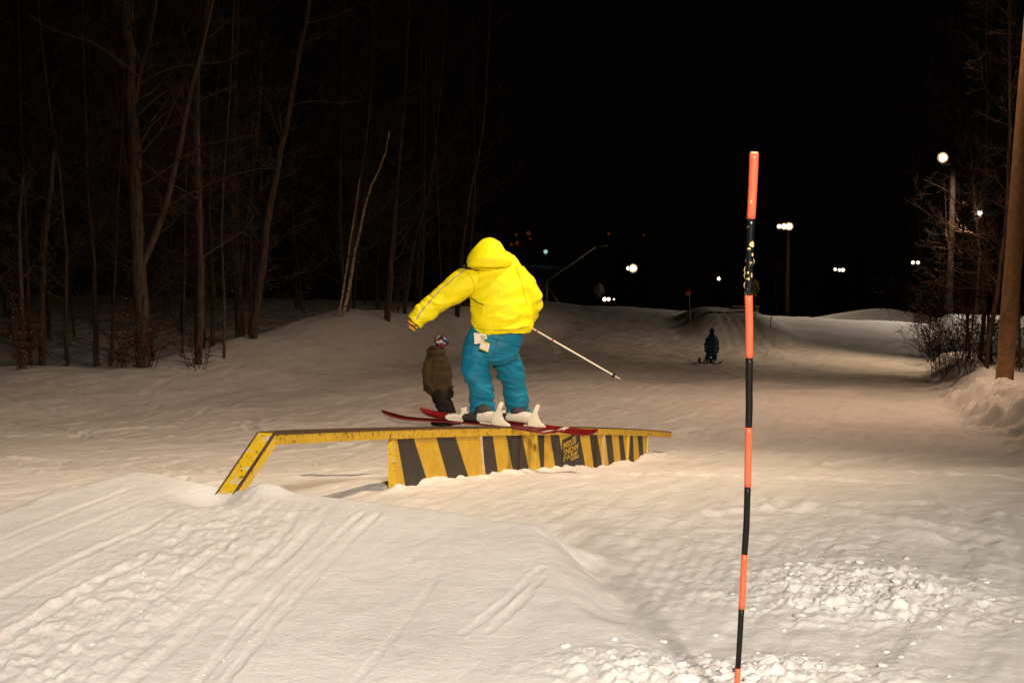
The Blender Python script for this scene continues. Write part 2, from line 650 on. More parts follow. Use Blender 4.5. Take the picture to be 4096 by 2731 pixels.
def loft(pts, rad, segs=14, ref=Vector((1, 0, 0)), cap=True, dome=False):
    """tube through pts; rad = list of r or (a, b): a along ref, b across"""
    pts = [Vector(p) for p in pts]
    V = []; Fc = []
    n = len(pts)
    for i, p in enumerate(pts):
        t = (pts[min(i + 1, n - 1)] - pts[max(i - 1, 0)]).normalized()
        a = ref - t * ref.dot(t)
        if a.length < 1e-4:
            a = Vector((0, 1, 0)) - t * t.y
        a.normalize()
        b = t.cross(a)
        r = rad[i]
        ra, rb = r if isinstance(r, tuple) else (r, r)
        for k in range(segs):
            q = 2 * math.pi * k / segs
            V.append(p + a * (ra * math.cos(q)) + b * (rb * math.sin(q)))
    for i in range(n - 1):
        for k in range(segs):
            k2 = (k + 1) % segs
            Fc.append((i * segs + k, i * segs + k2, (i + 1) * segs + k2, (i + 1) * segs + k))
    if cap:
        Fc.append(tuple(range(segs - 1, -1, -1)))
        Fc.append(tuple((n - 1) * segs + k for k in range(segs)))
    return V, Fc


def box(c, ex, ey, ez):
    """c centre, e* half-extent vectors"""
    c = Vector(c); ex = Vector(ex); ey = Vector(ey); ez = Vector(ez)
    V = [c + ex * i + ey * j + ez * k for k in (-1, 1) for j in (-1, 1) for i in (-1, 1)]
    Fc = [(0, 2, 3, 1), (4, 5, 7, 6), (0, 1, 5, 4), (2, 6, 7, 3), (0, 4, 6, 2), (1, 3, 7, 5)]
    return V, Fc


def prism(poly, off):
    """polygon (list of points) extruded both ways by vector off"""
    off = Vector(off)
    n = len(poly)
    V = [Vector(p) - off for p in poly] + [Vector(p) + off for p in poly]
    Fc = [tuple(range(n)), tuple(range(2 * n - 1, n - 1, -1))]
    for i in range(n):
        j = (i + 1) % n
        Fc.append((i, i + n, j + n, j))
    return V, Fc


def sphere(c, r, seg=16, ring=10):
    c = Vector(c)
    rx, ry, rz = r if isinstance(r, tuple) else (r, r, r)
    V = [c + Vector((0, 0, rz))]; Fc = []
    for i in range(1, ring):
        a = math.pi * i / ring
        for k in range(seg):
            q = 2 * math.pi * k / seg
            V.append(c + Vector((rx * math.sin(a) * math.cos(q), ry * math.sin(a) * math.sin(q), rz * math.cos(a))))
    V.append(c - Vector((0, 0, rz)))
    for k in range(seg):
        Fc.append((0, 1 + k, 1 + (k + 1) % seg))
        Fc.append((len(V) - 1, 1 + (ring - 2) * seg + (k + 1) % seg, 1 + (ring - 2) * seg + k))
    for i in range(ring - 2):
        for k in range(seg):
            k2 = (k + 1) % seg
            Fc.append((1 + i * seg + k, 1 + (i + 1) * seg + k, 1 + (i + 1) * seg + k2, 1 + i * seg + k2))
    return V, Fc


WORK = bpy.data.scenes.new('work')        # small scratch scene so that modifiers evaluate quickly


def scratch_depsgraph():
    vl = WORK.view_layers[0]
    vl.update()
    return vl.depsgraph


def remeshed(name, vf, voxel, mats, parent=None, smooth=2, disp=None):
    """voxel union of closed shells, smoothed, with optional displacement fn(co, normal)->float"""
    me = bpy.data.meshes.new('tmp')
    me.from_pydata([tuple(v) for v in vf[0]], [], vf[1])
    o = bpy.data.objects.new('tmp', me)
    WORK.collection.objects.link(o)
    md = o.modifiers.new('r', 'REMESH'); md.mode = 'VOXEL'; md.voxel_size = voxel
    if smooth:
        ms = o.modifiers.new('s', 'SMOOTH'); ms.iterations = smooth; ms.factor = 0.5
    dg = scratch_depsgraph()
    nm = bpy.data.meshes.new_from_object(o.evaluated_get(dg))
    bpy.data.objects.remove(o)
    bpy.data.meshes.remove(me)
    nm.name = name
    if disp:
        n_ = len(nm.vertices)
        co_ = np.empty(n_ * 3); nm.vertices.foreach_get('co', co_)
        no_ = np.empty(n_ * 3); nm.vertex_normals.foreach_get('vector', no_)
        co_ = co_.reshape(-1, 3); no_ = no_.reshape(-1, 3)
        am = np.array([disp(Vector(c), None) for c in co_])
        nm.vertices.foreach_set('co', (co_ + no_ * am[:, None]).ravel())
        nm.update()
    if isinstance(mats, str): mats = (mats,)
    return link_mesh(name, nm, parent, mats)


# ------------------------------------------------------------------ terrain mesh
def build_terrain():
    ang = np.concatenate([np.linspace(-180, -48, 24)[:-1], np.linspace(-48, -24, 30)[:-1], np.linspace(-24, 24, 560),
                          np.linspace(24, 48, 30)[1:], np.linspace(48, 180, 24)[1:]])
    rad = np.concatenate([np.linspace(0.3, 3.2, 14)[:-1], np.exp(np.linspace(math.log(3.2), math.log(26), 640))[:-1],
                          np.exp(np.linspace(math.log(26), math.log(125), 240))[:-1],
                          np.exp(np.linspace(math.log(125), math.log(1150), 60))])
    A, Rr = np.meshgrid(np.radians(ang), rad)
    X = Rr * np.sin(A); Y = Rr * np.cos(A)
    x = X.ravel(); y = Y.ravel()
    z = height0(x, y) + detail_h(x, y)
    nr, na = X.shape
    P = np.stack([x, y, z + CAMH], 1)
    G = P.reshape(nr, na, 3)
    # normals
    du = np.gradient(G, axis=1); dv = np.gradient(G, axis=0)
    N = np.cross(du, dv); N /= np.linalg.norm(N, axis=2, keepdims=True) + 1e-12
    N = np.where(N[..., 2:3] < 0, -N, N).reshape(-1, 3)
    i = np.arange(nr - 1)[:, None] * na + np.arange(na - 1)[None, :]
    quads = np.stack([i, i + 1, i + na + 1, i + na], -1).reshape(-1, 4)
    # orientation upward
    a, b, c = P[quads[:, 0]], P[quads[:, 1]], P[quads[:, 2]]
    up = np.cross(b - a, c - a)[:, 2].mean()
    if up < 0:
        quads = quads[:, ::-1]
    C = P[quads].mean(1)
    cx, cy = C[:, 0], C[:, 1]
    reg = np.zeros(len(quads), int)
    surf, m = ramp_amt(cx, cy)
    reg[(m > 0.25) & (surf > base_h(cx, cy) - 0.005) & (cy > 3.0)] = 1
    reg[(cx - bank_x(cy) > 0.1) & (cy > 4) & (cy < 95)] = 2
    reg[(np.abs(cx - 11.3) < 2.4) & (cy > 65) & (cy < 76)] = 3
    reg[(((cx - 26.5) / 10) ** 2 + ((cy - 100) / 10) ** 2) < 1] = 4
    names = ['snow_slope', 'takeoff_ramp', 'snow_bank', 'far_takeoff', 'snow_mound']
    labels = ['tracked snow of the ski run falling away into the dark', 'small snow take-off ramp scored by ski tracks before the yellow rail',
              'raised broken bank of snow along the edge of the run by the wooden pole', 'steep snow take-off on the crest with grooves down its face',
              'smooth rounded snow mound behind the crest below the bright lamp']
    for k in range(5):
        q = quads[reg == k]
        used = np.unique(q)
        remap = np.full(len(P), -1); remap[used] = np.arange(len(used))
        me = bpy.data.meshes.new(names[k])
        me.vertices.add(len(used)); me.vertices.foreach_set('co', P[used].ravel())
        qq = remap[q]
        me.loops.add(qq.size); me.loops.foreach_set('vertex_index', qq.ravel())
        me.polygons.add(len(qq))
        me.polygons.foreach_set('loop_start', np.arange(0, qq.size, 4))
        me.polygons.foreach_set('loop_total', np.full(len(qq), 4))
        me.update(calc_edges=True)
        me.validate()
        me.polygons.foreach_set('use_smooth', [True] * len(me.polygons))
        me.normals_split_custom_set_from_vertices(N[used].tolist())
        o = link_mesh(names[k], me, None, ('snow',))
        o['kind'] = 'structure'
        o['label'] = labels[k]


build_terrain()

# ------------------------------------------------------------------ floodlight masts


def floodlight(name, parent, loc, aim, r, glass='lamp_warm'):
    loc = Vector(loc); d = (Vector(aim) - loc).normalized()
    up = Vector((0, 0, 1)); sx = d.cross(up).normalized(); uz = sx.cross(d)
    hs = []
    for dist, rr in ((-0.9, 0.35), (-0.55, 0.75), (0.0, 1.12), (0.06, 1.15)):
        hs.append((loc + d * (dist * r), rr * r))
    V, Fc = loft([h[0] for h in hs], [h[1] for h in hs], 16, sx)
    h = obj('lamp_head', (V, Fc), 'galvanised', parent)
    rim = loft([loc + d * (0.065 * r), loc + d * (0.075 * r)], [r * 1.14, r * 1.1], 16, sx)
    obj('reflector_halo', rim, 'lamp_rim_halo', h)  # glowing ring put on as the lamp's warm halo
    r = r * 0.74
    g = loft([loc + d * (0.11 * r), loc + d * (0.16 * r), loc + d * (0.26 * r), loc + d * (0.3 * r)], [r, 0.93 * r, 0.6 * r, 0.1 * r], 16, sx)
    obj('lamp_glass', g, glass, h)
    return h


def mast(base, top, r0, r1, heads, aim, label, group=None, glass='lamp_warm', arm_dir=Vector((1, 0, 0)), name='floodlight_mast', mat='wood_pole'):
    base = Vector(base); top = Vector(top)
    t = empty(name, base)
    tag(t, label, 'floodlight', group)
    n = 9
    pts = [base.lerp(top, k / (n - 1)) + Vector((math.sin(k * 1.3) * 0.012, math.cos(k) * 0.012, 0)) for k in range(n)]
    pts[0] = base - Vector((0, 0, 0.4))
    obj('post', loft(pts, [r0 + (r1 - r0) * k / (n - 1) for k in range(n)], 14), mat, t)
    if heads:
        xs = [h[0] for h in heads]
        lo, hi = min(xs + [0]) - 0.1, max(xs + [0]) + 0.1
        c = top - Vector((0, 0, 0.15)) + arm_dir * ((lo + hi) / 2)
        nrm = arm_dir.cross(Vector((0, 0, 1)))
        obj('crossarm', box(c, arm_dir * ((hi - lo) / 2), nrm * 0.05, Vector((0, 0, 0.06))), 'galvanised', t, False)
        for hx, hzo, r in heads:
            p = top + arm_dir * hx + Vector((0, 0, hzo))
            d = (Vector(aim) - p).normalized()
            floodlight('lamp', t, p + d * (r * 1.2), aim, r, glass)
    return t


def spot(name, loc, aim, e, col, size, blend, parent, rad=0.25):
    l = bpy.data.lights.new(name, 'SPOT')
    l.energy = e; l.color = col; l.spot_size = R(size); l.spot_blend = blend
    l.shadow_soft_size = rad
    o = bpy.data.objects.new(name, l)
    o.location = loc
    d = Vector(aim) - Vector(loc)
    o.rotation_euler = d.to_track_quat('-Z', 'Y').to_euler()
    COL.objects.link(o)
    if parent:
        o.parent = parent
        o.matrix_parent_inverse = Matrix.Translation(-Vector(parent.location))
    return o


# unseen mast added behind the camera, its beam standing in for a flash
bx, by = 2.0, -6.0
top = Vector((bx, by, CAMH + 5.2))
A = mast((bx, by, hz(bx, by)), top, 0.17, 0.13, [(-0.35, 0.1, 0.22), (0.35, 0.1, 0.22)], (-0.5, 11, 0),
         'added wooden floodlight mast standing in for a camera flash')
spot('flood_beam', top + Vector((-0.1, 0.6, 0.1)), (-0.4, 8.8, 0.0), E_BEHIND, (1.0, 0.85, 0.70), 50, 1.0, A, 0.50)
# mast beside the rail on the right
bx, by = 5.9, 12.9
top = Vector((bx, by, CAMH + 7.6))
B = mast((bx, by, hz(bx, by)), top, 0.17, 0.13, [(-0.9, 0.0, 0.22), (-0.3, 0.0, 0.22)], (-0.3, 12.5, -0.5),
         'wooden floodlight mast on the bank beside the rail')
spot('flood_beam', top + Vector((-1.0, -0.1, -0.35)), (-5.0, 16.0, -1.0), E_BESIDE, (1.0, 0.70, 0.44), 104, 1.0, B, 0.10)
# tall wooden pole at the right edge
pb = D(2306, 851, 30.0)
pt = Vector((pb.x + 0.55, pb.y, CAMH + 8.3))
pb.z = hz(pb.x, pb.y)
Cm = mast(pb, pt, 0.19, 0.14, [(-0.8, 0.0, 0.22), (-0.2, 0.0, 0.22)], (2, 34, -3),
          'thick brown wooden pole rising from the snow bank')
spot('flood_beam', pt + Vector((-0.9, 0, -0.4)), (1.5, 30, -3.5), E_RIGHT, (1.0, 0.64, 0.41), 138, 1.0, Cm, 0.15)


def far_mast(px, py, y, heads, label, glass='lamp_warm', post_dx=0.0, light=None, arm=Vector((1, 0, 0)), r0=0.15, lean=0.0, mat='wood_pole'):
    t = D(px, py, y)
    b = Vector((t.x + lean, t.y, hz(t.x + lean, t.y)))
    o = mast(b, t + Vector((post_dx, 0, 0)), r0, r0 * 0.75, heads, (0, 10, 1), label, None, glass, arm, mat=mat)
    if light:
        spot('flood_beam', t + Vector((-0.8, -2.4, -0.3)) if y > 70 else t + Vector((-0.4, -0.5, 0)), light[1], light[0], light[2], light[3] if len(light) > 3 else 120, 1.0, o, 0.3)
    return o


far_mast(2190, 372, 83, [(-0.62, 0.25, 0.27)], 'floodlight mast hung among bare branches on the right', 'lamp_cool', 0, (E_FAR, (23, 81, -8), (1.0, 0.78, 0.60), 172), r0=0.2, mat='wood_dark')
far_mast(1811, 523, 110, [(-0.72, 0.1, 0.17), (-0.34, 0.1, 0.22), (0.06, 0.1, 0.27)], 'triple floodlight mast past the crest beside a lit bare tree', 'lamp_warm', 0, (E_FAR * 0.6, (18, 84, -6), (1.0, 0.76, 0.5), 150), r0=0.17)
far_mast(1454, 618, 170, [(-0.55, 0.1, 0.26), (0.0, 0.1, 0.47)], 'double floodlight mast past the crest beyond the person in grey', r0=0.22)
far_mast(1668, 600, 150, [(-0.75, -1.85, 0.2)], 'leaning slim post with a single small floodlight', 'lamp_warm', 0, None, r0=0.11, lean=0.4)
far_mast(1936, 620, 230, [(-1.25, 0.1, 0.26), (-0.55, 0.0, 0.26), (0.0, 0.0, 0.30)], 'distant row of three small floodlights between two larger lamps', 'lamp_warm')
far_mast(2103, 603, 220, [(-0.4, 0.0, 0.28), (0.38, 0.0, 0.28)], 'distant pair of small floodlights left of the bare branches', 'lamp_warm')
far_mast(2265, 492, 62, [(-0.25, 0.05, 0.13)], 'small slanted floodlight on a thin post near the wooden pole', 'lamp_cool', 0, (E_SLOPE, (4, 55, -4.5), (1.0, 0.66, 0.40), 130), r0=0.08)
far_mast(1393, 687, 178, [(-0.25, 0.0, 0.27), (0.28, 0.0, 0.24), (0.95, 0.0, 0.12)], 'low white floodlights behind the legs of the person in grey', 'lamp_cool')


def town(px, py, y, mat, label, r):
    t = D(px, py, y)
    g = hz(t.x, t.y)
    o = empty('town_lamp', (t.x, t.y, min(g, t.z - 3)))
    obj('post', loft([(t.x, t.y, min(g, t.z - 3) - 1), t], [0.25, 0.15], 8), 'galvanised', o)
    h = obj('lamp_head', loft([t, t + Vector((0, 0, 0.4)), t + Vector((0, 0, r + 0.4))], [0.2, r * 1.1, 0.15], 10), 'galvanised', o)
    obj('lamp_globe', sphere(t + Vector((0, -r * 1.3, 0)), r, 10, 8), mat, h)
    tag(o, label, 'street lamp', 'town lamps on the far hillside' if mat == 'town_orange' else None)


TL = 'faint orange town lamp on the hillside far beyond the run'
for px, py, r in ((1214, 536, 1.3), (1188, 558, 1.1), (1186, 539, 0.8), (1218, 549, 0.7), (1174, 562, 1.0), (1398, 537, 0.9), (1156, 570, 0.6), (1478, 540, 0.7), (694, 692, 0.9)):
    town(px, py, 640, 'town_orange', TL, r * 0.75)
town(1253, 578, 520, 'town_teal', 'pale green town lamp far beyond the skier\'s shoulder', 0.75)

# ------------------------------------------------------------------ the rail box
_tp = [(606, 995), (680, 991.5), (760, 989), (900, 985.5), (1000, 982.5), (1100, 981), (1200, 980.5), (1300, 981.5), (1420, 984), (1490, 987.5), (1535, 991.5)]
_ry = []; _rz = []
for a, b in _tp:
    yy = rail_y((a - 1176) / 3232.0)
    p = D(a, b, yy)
    _ry.append(p.y); _rz.append(p.z)
_pf = np.polyfit(_ry, _rz, 4)


def rail_top(y):
    return Vector((rail_x(y), y, float(np.polyval(_pf, y))))


BW, BH = 0.062, 0.072            # half width and height of the beam
Y0, Y1 = _ry[0], _ry[-1]
rail = empty('terrain_rail', (rail_x(12), 12, hz(rail_x(12), 12)))
tag(rail, 'long yellow and black striped grind rail with sloping entry leg', 'grind rail')


def beam_mesh(ys, half, h, zoff=0.0, side=0.0, extra=None):
    V = []; Fc = []
    P = [rail_top(y) for y in ys]
    if extra:
        P = extra + P
    n = len(P)
    for i, p in enumerate(P):
        t = (P[min(i + 1, n - 1)] - P[max(i - 1, 0)]).normalized()
        up = RPERP.cross(t).normalized()
        c = p + RPERP * side
        for sx, sz in ((-1, 0), (1, 0), (1, -1), (-1, -1)):
            V.append(c + RPERP * (sx * half) + up * (sz * h + zoff))
    for i in range(n - 1):
        for k in range(4):
            k2 = (k + 1) % 4
            Fc.append((i * 4 + k, i * 4 + k2, (i + 1) * 4 + k2, (i + 1) * 4 + k))
    Fc.append((3, 2, 1, 0)); Fc.append(tuple((n - 1) * 4 + k for k in range(4)))
    return V, Fc


ys = np.linspace(Y0, Y1, 40)
obj('beam', beam_mesh(ys, BW, BH), 'worn_yellow_paint', rail, False)
foot = D(507, 1139, 8.56)
foot.x = rail_x(8.56)
hd = rail_top(Y0)
dirn = (foot - hd).normalized()
foot2 = foot + dirn * 0.25
leg = []
for p in (hd - dirn * 0.0, hd.lerp(foot2, 0.5), foot2):
    leg.append(p)
upv = RPERP.cross(-dirn).normalized()
V = []
for i, p in enumerate(leg):
    off = Vector((0, 0, 0.0008))
    for sx, sz in ((-1, 0), (1, 0), (1, -1), (-1, -1)):
        q = p + RPERP * (sx * (BW + 0.0015)) + upv * (sz * BH * 1.05) + off
        if i == 0 and sz == -1:      # mitre against the beam
            q = p + RPERP * (sx * (BW + 0.0015)) + Vector((0, 0, -BH * 1.0)) + RDIR * 0.03
        V.append(q)
Fc = []
for i in range(2):
    for k in range(4):
        k2 = (k + 1) % 4
        Fc.append((i * 4 + k, (i + 1) * 4 + k, (i + 1) * 4 + k2, i * 4 + k2))
Fc += [(0, 1, 2, 3), (11, 10, 9, 8)]
obj('entry_leg', (V, Fc), 'chipped_yellow_paint', rail, False)
for sd in (-1, 1):
    pts = [foot2 + RPERP * (sd * BW) + upv * 0.002, hd + RPERP * (sd * BW) + Vector((0, 0, 0.002))] + [rail_top(y) + RPERP * (sd * BW) + Vector((0, 0, 0.002)) for y in ys[1:]]
    rr = [0.010 if sd > 0 else 0.006] * 2 + [float(np.interp(y, [9, 12, 16], [0.010, 0.007, 0.005])) for y in ys[1:]]
    obj('coping', loft(pts, rr, 8), 'rusty_steel', rail)

# striped side panels; stripe edges traced at the top and at the snow line
PO = 0.036                       # panel plane this far towards the near side


def pan_y(X):                    # zoomed x -> distance along the rail
    px = 1480 + X * 0.51871
    ratio = (px - 2048) / F
    # point on the panel plane: (rail_x(y)+PO*RPERP.x)/(y+PO*RPERP.y) = ratio
    y = 12.0
    for _ in range(20):
        y = (5.2 - PO * RPERP.x + ratio * PO * RPERP.y * 1.0) / (0.4 - ratio)
    return y


stripes = [  # (top_left, top_right, bottom_left, bottom_right, black?)
    [(185, 190, 185, 262, 0), (190, 320, 262, 440, 1), (320, 495, 440, 598, 0), (495, 645, 598, 757, 1), (645, 838, 757, 868, 0)],
    [(842, 845, 872, 885, 0), (845, 937, 885, 982, 1), (937, 1040, 982, 1102, 0), (1040, 1160, 1102, 1150, 1)],
    [(1163, 1165, 1153, 1226, 1), (1165, 1268, 1226, 1262, 0)],
    [(1272, 1285, 1266, 1312, 0), (1285, 1340, 1312, 1338, 1), (1340, 1383, 1338, 1430, 0), (1383, 1455, 1430, 1500, 1), (1455, 1545, 1500, 1590, 0), (1545, 1615, 1590, 1662, 1), (1615, 1690, 1662, 1735, 0), (1690, 1735, 1735, 1738, 1)],
    [(1738, 1752, 1741, 1800, 1), (1752, 1798, 1800, 1802, 0)],
    [(1802, 1815, 1806, 1846, 0), (1815, 1865, 1846, 1892, 1), (1865, 1918, 1892, 1942, 0), (1918, 1952, 1942, 1984, 1), (1952, 1994, 1984, 1994, 0)],
    [(1998, 2010, 1998, 2003, 0), (2010, 2030, 2003, 2045, 1), (2030, 2066, 2045, 2088, 0), (2066, 2106, 2088, 2120, 1), (2106, 2143, 2120, 2143, 0)],
]
rr_ = random.Random(3)
for pi, pan in enumerate(stripes):
    V = []; Fc = []; mi = []
    tilt = rr_.uniform(-0.006, 0.006)
    for tl, tr, bl, br, k in pan:
        # extend the lower edge under the snow
        quad = []
        for X, v in ((tl, 0), (tr, 0), (br, 1), (bl, 1)):
            y = pan_y(X)
            tp = rail_top(y)
            zt = tp.z - BH + 0.004
            gz = hz(tp.x, tp.y)
            if v == 0:
                p = Vector((tp.x, tp.y, zt))
            else:
                p = Vector((tp.x, tp.y, gz - 0.0))
            quad.append(p + RPERP * (PO + tilt * v))
        # push lower corners down along the stripe by 0.14 m
        for a, b in ((3, 0), (2, 1)):
            d = (quad[a] - quad[b]); d *= 0.14 / max(0.05, -d.z)
            lim = quad[a] + d
            quad[a] = lim
        pv, pf = prism(quad, RPERP * 0.009)
        n = len(V); V += pv; Fc += [tuple(i + n for i in f) for f in pf]; mi += [k] * len(pf)
    obj('side_panel', (V, Fc), ('panel_yellow_paint', 'scuffed_black_paint'), rail, False, mi)
    # matching plain panel on the far side
    ya, yb = pan_y(pan[0][0]), pan_y(pan[-1][1])
    q = []
    for y, top_ in ((ya, 1), (yb, 1), (yb, 0), (ya, 0)):
        tp = rail_top(y)
        q.append(Vector((tp.x, tp.y, tp.z - BH + 0.004 if top_ else hz(tp.x, tp.y) - 0.14)) + RPERP * (PO - 0.032))
    obj('back_panel', prism(q, RPERP * 0.008), 'worn_yellow_paint', rail, False)


def upright(X, wid, mat, top=0.0, proud=0.012, name='upright', depth=0.012, lean=0.0):
    y = pan_y(X)
    tp = rail_top(y)
    yb = pan_y(X + lean)
    bt = rail_top(yb)
    a = Vector((tp.x, tp.y, tp.z - BH - top)) + RPERP * (PO + proud)
    b = Vector((bt.x, bt.y, hz(bt.x, bt.y) - 0.12)) + RPERP * (PO + proud)
    q = [a - RDIR * wid, a + RDIR * wid, b + RDIR * wid, b - RDIR * wid]
    obj(name, prism(q, RPERP * depth), mat, rail, False)


upright(840, 0.010, 'pale_worn_edge', lean=32)
upright(1150, 0.008, 'rusty_steel', lean=-15)
upright(1270, 0.016, 'chipped_yellow_paint', lean=-8)
upright(1737, 0.008, 'rusty_steel', lean=4)
upright(1800, 0.020, 'pale_worn_edge', lean=-4)
upright(1996, 0.022, 'chipped_yellow_paint', lean=-14)
upright(2147, 0.022, 'pale_worn_edge', lean=-6)
upright(2158, 0.02, 'rusty_steel', proud=-0.02)
# end post on the uphill end of the box
y = pan_y(183)
tp = rail_top(y - 0.03)
a = Vector((tp.x, tp.y, tp.z - BH)); b = Vector((tp.x, tp.y, hz(tp.x, tp.y) - 0.12))
obj('end_post', prism([a + RPERP * 0.004, a + RPERP * 0.046, b + RPERP * 0.046, b + RPERP * 0.004], RDIR * 0.02), 'chipped_yellow_paint', rail, False)

# sticker with the park's lettering
ya, yb = pan_y(1478), pan_y(1612)
sa = rail_top(ya); sb = rail_top(yb)
zt = sa.z - BH - 0.055; zbm = hz(sb.x, sb.y) - 0.05
q = [Vector((sa.x, sa.y, zt)), Vector((sb.x, sb.y, zt)), Vector((sb.x, sb.y, zbm)), Vector((sa.x, sa.y, zbm))]
nrm = RPERP
stk = obj('sticker', prism([v + nrm * (PO + 0.0125) for v in q], nrm * 0.002), 'sticker_black', rail, False)
SW = (sb - sa).length
ux = (Vector((sb.x, sb.y, 0)) - Vector((sa.x, sa.y, 0))).normalized()
ux3 = ux


def lettering(txt, u, v, hgt, width):
    cu = bpy.data.curves.new('t', 'FONT'); cu.body = txt; cu.extrude = 0.004
    cu.offset = 0.012
    o = bpy.data.objects.new('t', cu); WORK.collection.objects.link(o)
    dg = scratch_depsgraph()
    me = bpy.data.meshes.new_from_object(o.evaluated_get(dg))
    bpy.data.objects.remove(o)
    co = np.array([v_.co[:] for v_ in me.vertices])
    mn, mx = co.min(0), co.max(0)
    org = Vector((sa.x, sa.y, zt)) + nrm * (PO + 0.0165)
    for vv in me.vertices:
        fx = (vv.co.x - mn[0]) / (mx[0] - mn[0]); fy = (vv.co.y - mn[1]) / (mx[1] - mn[1])
        vv.co = org + ux * (u + fx * width) + Vector((0, 0, v - hgt + fy * hgt)) + nrm * (vv.co.z * 0.5)
    link_mesh('lettering', me, stk, ('sticker_yellow',), False)


W_ = SW
lettering('MSS', 0.06 * W_, -0.035, 0.062, 0.46 * W_)
for k in range(4):
    org = Vector((sa.x, sa.y, zt)) + nrm * (PO + 0.0165) + ux * (0.66 * W_) + Vector((0, 0, -0.022 - k * 0.021))
    obj('printed_bar', box(org, ux * (0.10 * W_), Vector((0, 0, 0.006)), nrm * 0.002), 'sticker_yellow', stk, False)
lettering('SNOW', 0.05 * W_, -0.108, 0.062, 0.86 * W_)
lettering('PARK', 0.05 * W_, -0.178, 0.050, 0.86 * W_)
org = Vector((sa.x, sa.y, zt)) + nrm * (PO + 0.0165) + ux * (0.68 * W_) + Vector((0, 0, -0.245))
obj('printed_bar', box(org, ux * (0.22 * W_), Vector((0, 0, 0.010)), nrm * 0.002), 'sticker_yellow', stk, False)

# ------------------------------------------------------------------ people


def rings(lst, depth, refx=True, segs=18):
    """lst of (px, py, dy, hw_px, b_m) -> loft facing the picture plane"""
    pts = [U(a, b, depth + dy) for a, b, dy, hw, bm in lst]
    s = depth / F
    rad = [(hw * s, bm) for a, b, dy, hw, bm in lst]
    return loft(pts, rad, segs, Vector((1, 0, 0)))


def limb(lst, depth, segs=14):
    """lst of (px, py, dy, r_px): round tube"""
    pts = [U(a, b, depth + dy) for a, b, dy, r in lst]
    s = depth / F
    return loft(pts, [r * s for a, b, dy, r in lst], segs, Vector((0, 1, 0)))


def body_mesh(parent, depth, head, neck, pelvis, sh, hips, arms, legs, k=1.0, voxel=0.02, face=(0, 1, 0)):
    """continuous body under the clothes; arms/legs = lists of px chains"""
    s = depth / F
    parts = []
    hd_ = U(*head[:2], depth + head[2])
    fd = Vector(face).normalized(); side = fd.cross(Vector((0, 0, 1))).normalized()
    hr = 0.098 * k
    parts.append(sphere(hd_, (hr * 0.86, hr * 0.95, hr * 1.18)))
    parts.append(sphere(hd_ + fd * hr * 0.95 + Vector((0, 0, -hr * 0.12)), (hr * .17, hr * .17, hr * .26), 10, 8))      # nose
    parts.append(sphere(hd_ + fd * hr * 0.78 + Vector((0, 0, -hr * 0.95)), (hr * .38, hr * .34, hr * .25), 10, 8))      # chin
    parts.append(sphere(hd_ + fd * hr * 0.86 + Vector((0, 0, -hr * 0.56)), (hr * .34, hr * .2, hr * .1), 10, 8))        # lips
    for sg in (-1, 1):
        parts.append(sphere(hd_ + side * sg * hr * 0.93 + Vector((0, 0, -hr * 0.05)), (hr * .16, hr * .22, hr * .32), 10, 8))
        parts.append(sphere(hd_ + fd * hr * 0.82 + side * sg * hr * 0.34 + Vector((0, 0, hr * 0.22)), (hr * .28, hr * .2, hr * .1), 10, 8))
    nk = U(*neck[:2], depth + neck[2]); pv = U(*pelvis[:2], depth + pelvis[2])
    parts.append(loft([hd_ - Vector((0, 0, hr * .6)), nk], [0.055 * k, 0.062 * k]))
    parts.append(loft([pv - Vector((0, 0, 0.04)), pv + Vector((0, 0, 0.06)), pv.lerp(nk, 0.5), pv.lerp(nk, 0.85), nk], [(0.14 * k, 0.10 * k), (0.155 * k, 0.11 * k), (0.14 * k, 0.10 * k), (0.17 * k, 0.11 * k), (0.07 * k, 0.06 * k)]))
    for ch in arms:
        p = [U(a, b, depth + dy) for a, b, dy in ch]
        parts.append(loft(p, [0.055 * k, 0.043 * k, 0.03 * k][:len(p)]))
        parts.append(sphere(p[-1], 0.04 * k, 10, 8))
    for ch in legs:
        p = [U(a, b, depth + dy) for a, b, dy in ch]
        parts.append(loft(p, [0.085 * k, 0.058 * k, 0.042 * k][:len(p)]))
    return remeshed('body', join(*parts), voxel, 'skin', parent, 1)


def fold_fn(seed, amp, sx, sy, sz, amp2=0.0, s2=30):
    off = Vector((seed * 3.1, seed * 1.7, seed * 0.9))

    def f(co, n):
        q = Vector((co.x * sx, co.y * sy, co.z * sz)) + off
        q = q + Vector((0, 0, 0.8 * mnoise.noise(co * 4 + off)))
        v = mnoise.noise(q)
        v = (1 - abs(v) * 2.2)                      # ridged: soft pleats
        r = amp * (v - 0.45)
        if amp2:
            r += amp2 * mnoise.noise(co * s2 + off)
        return r
    return f


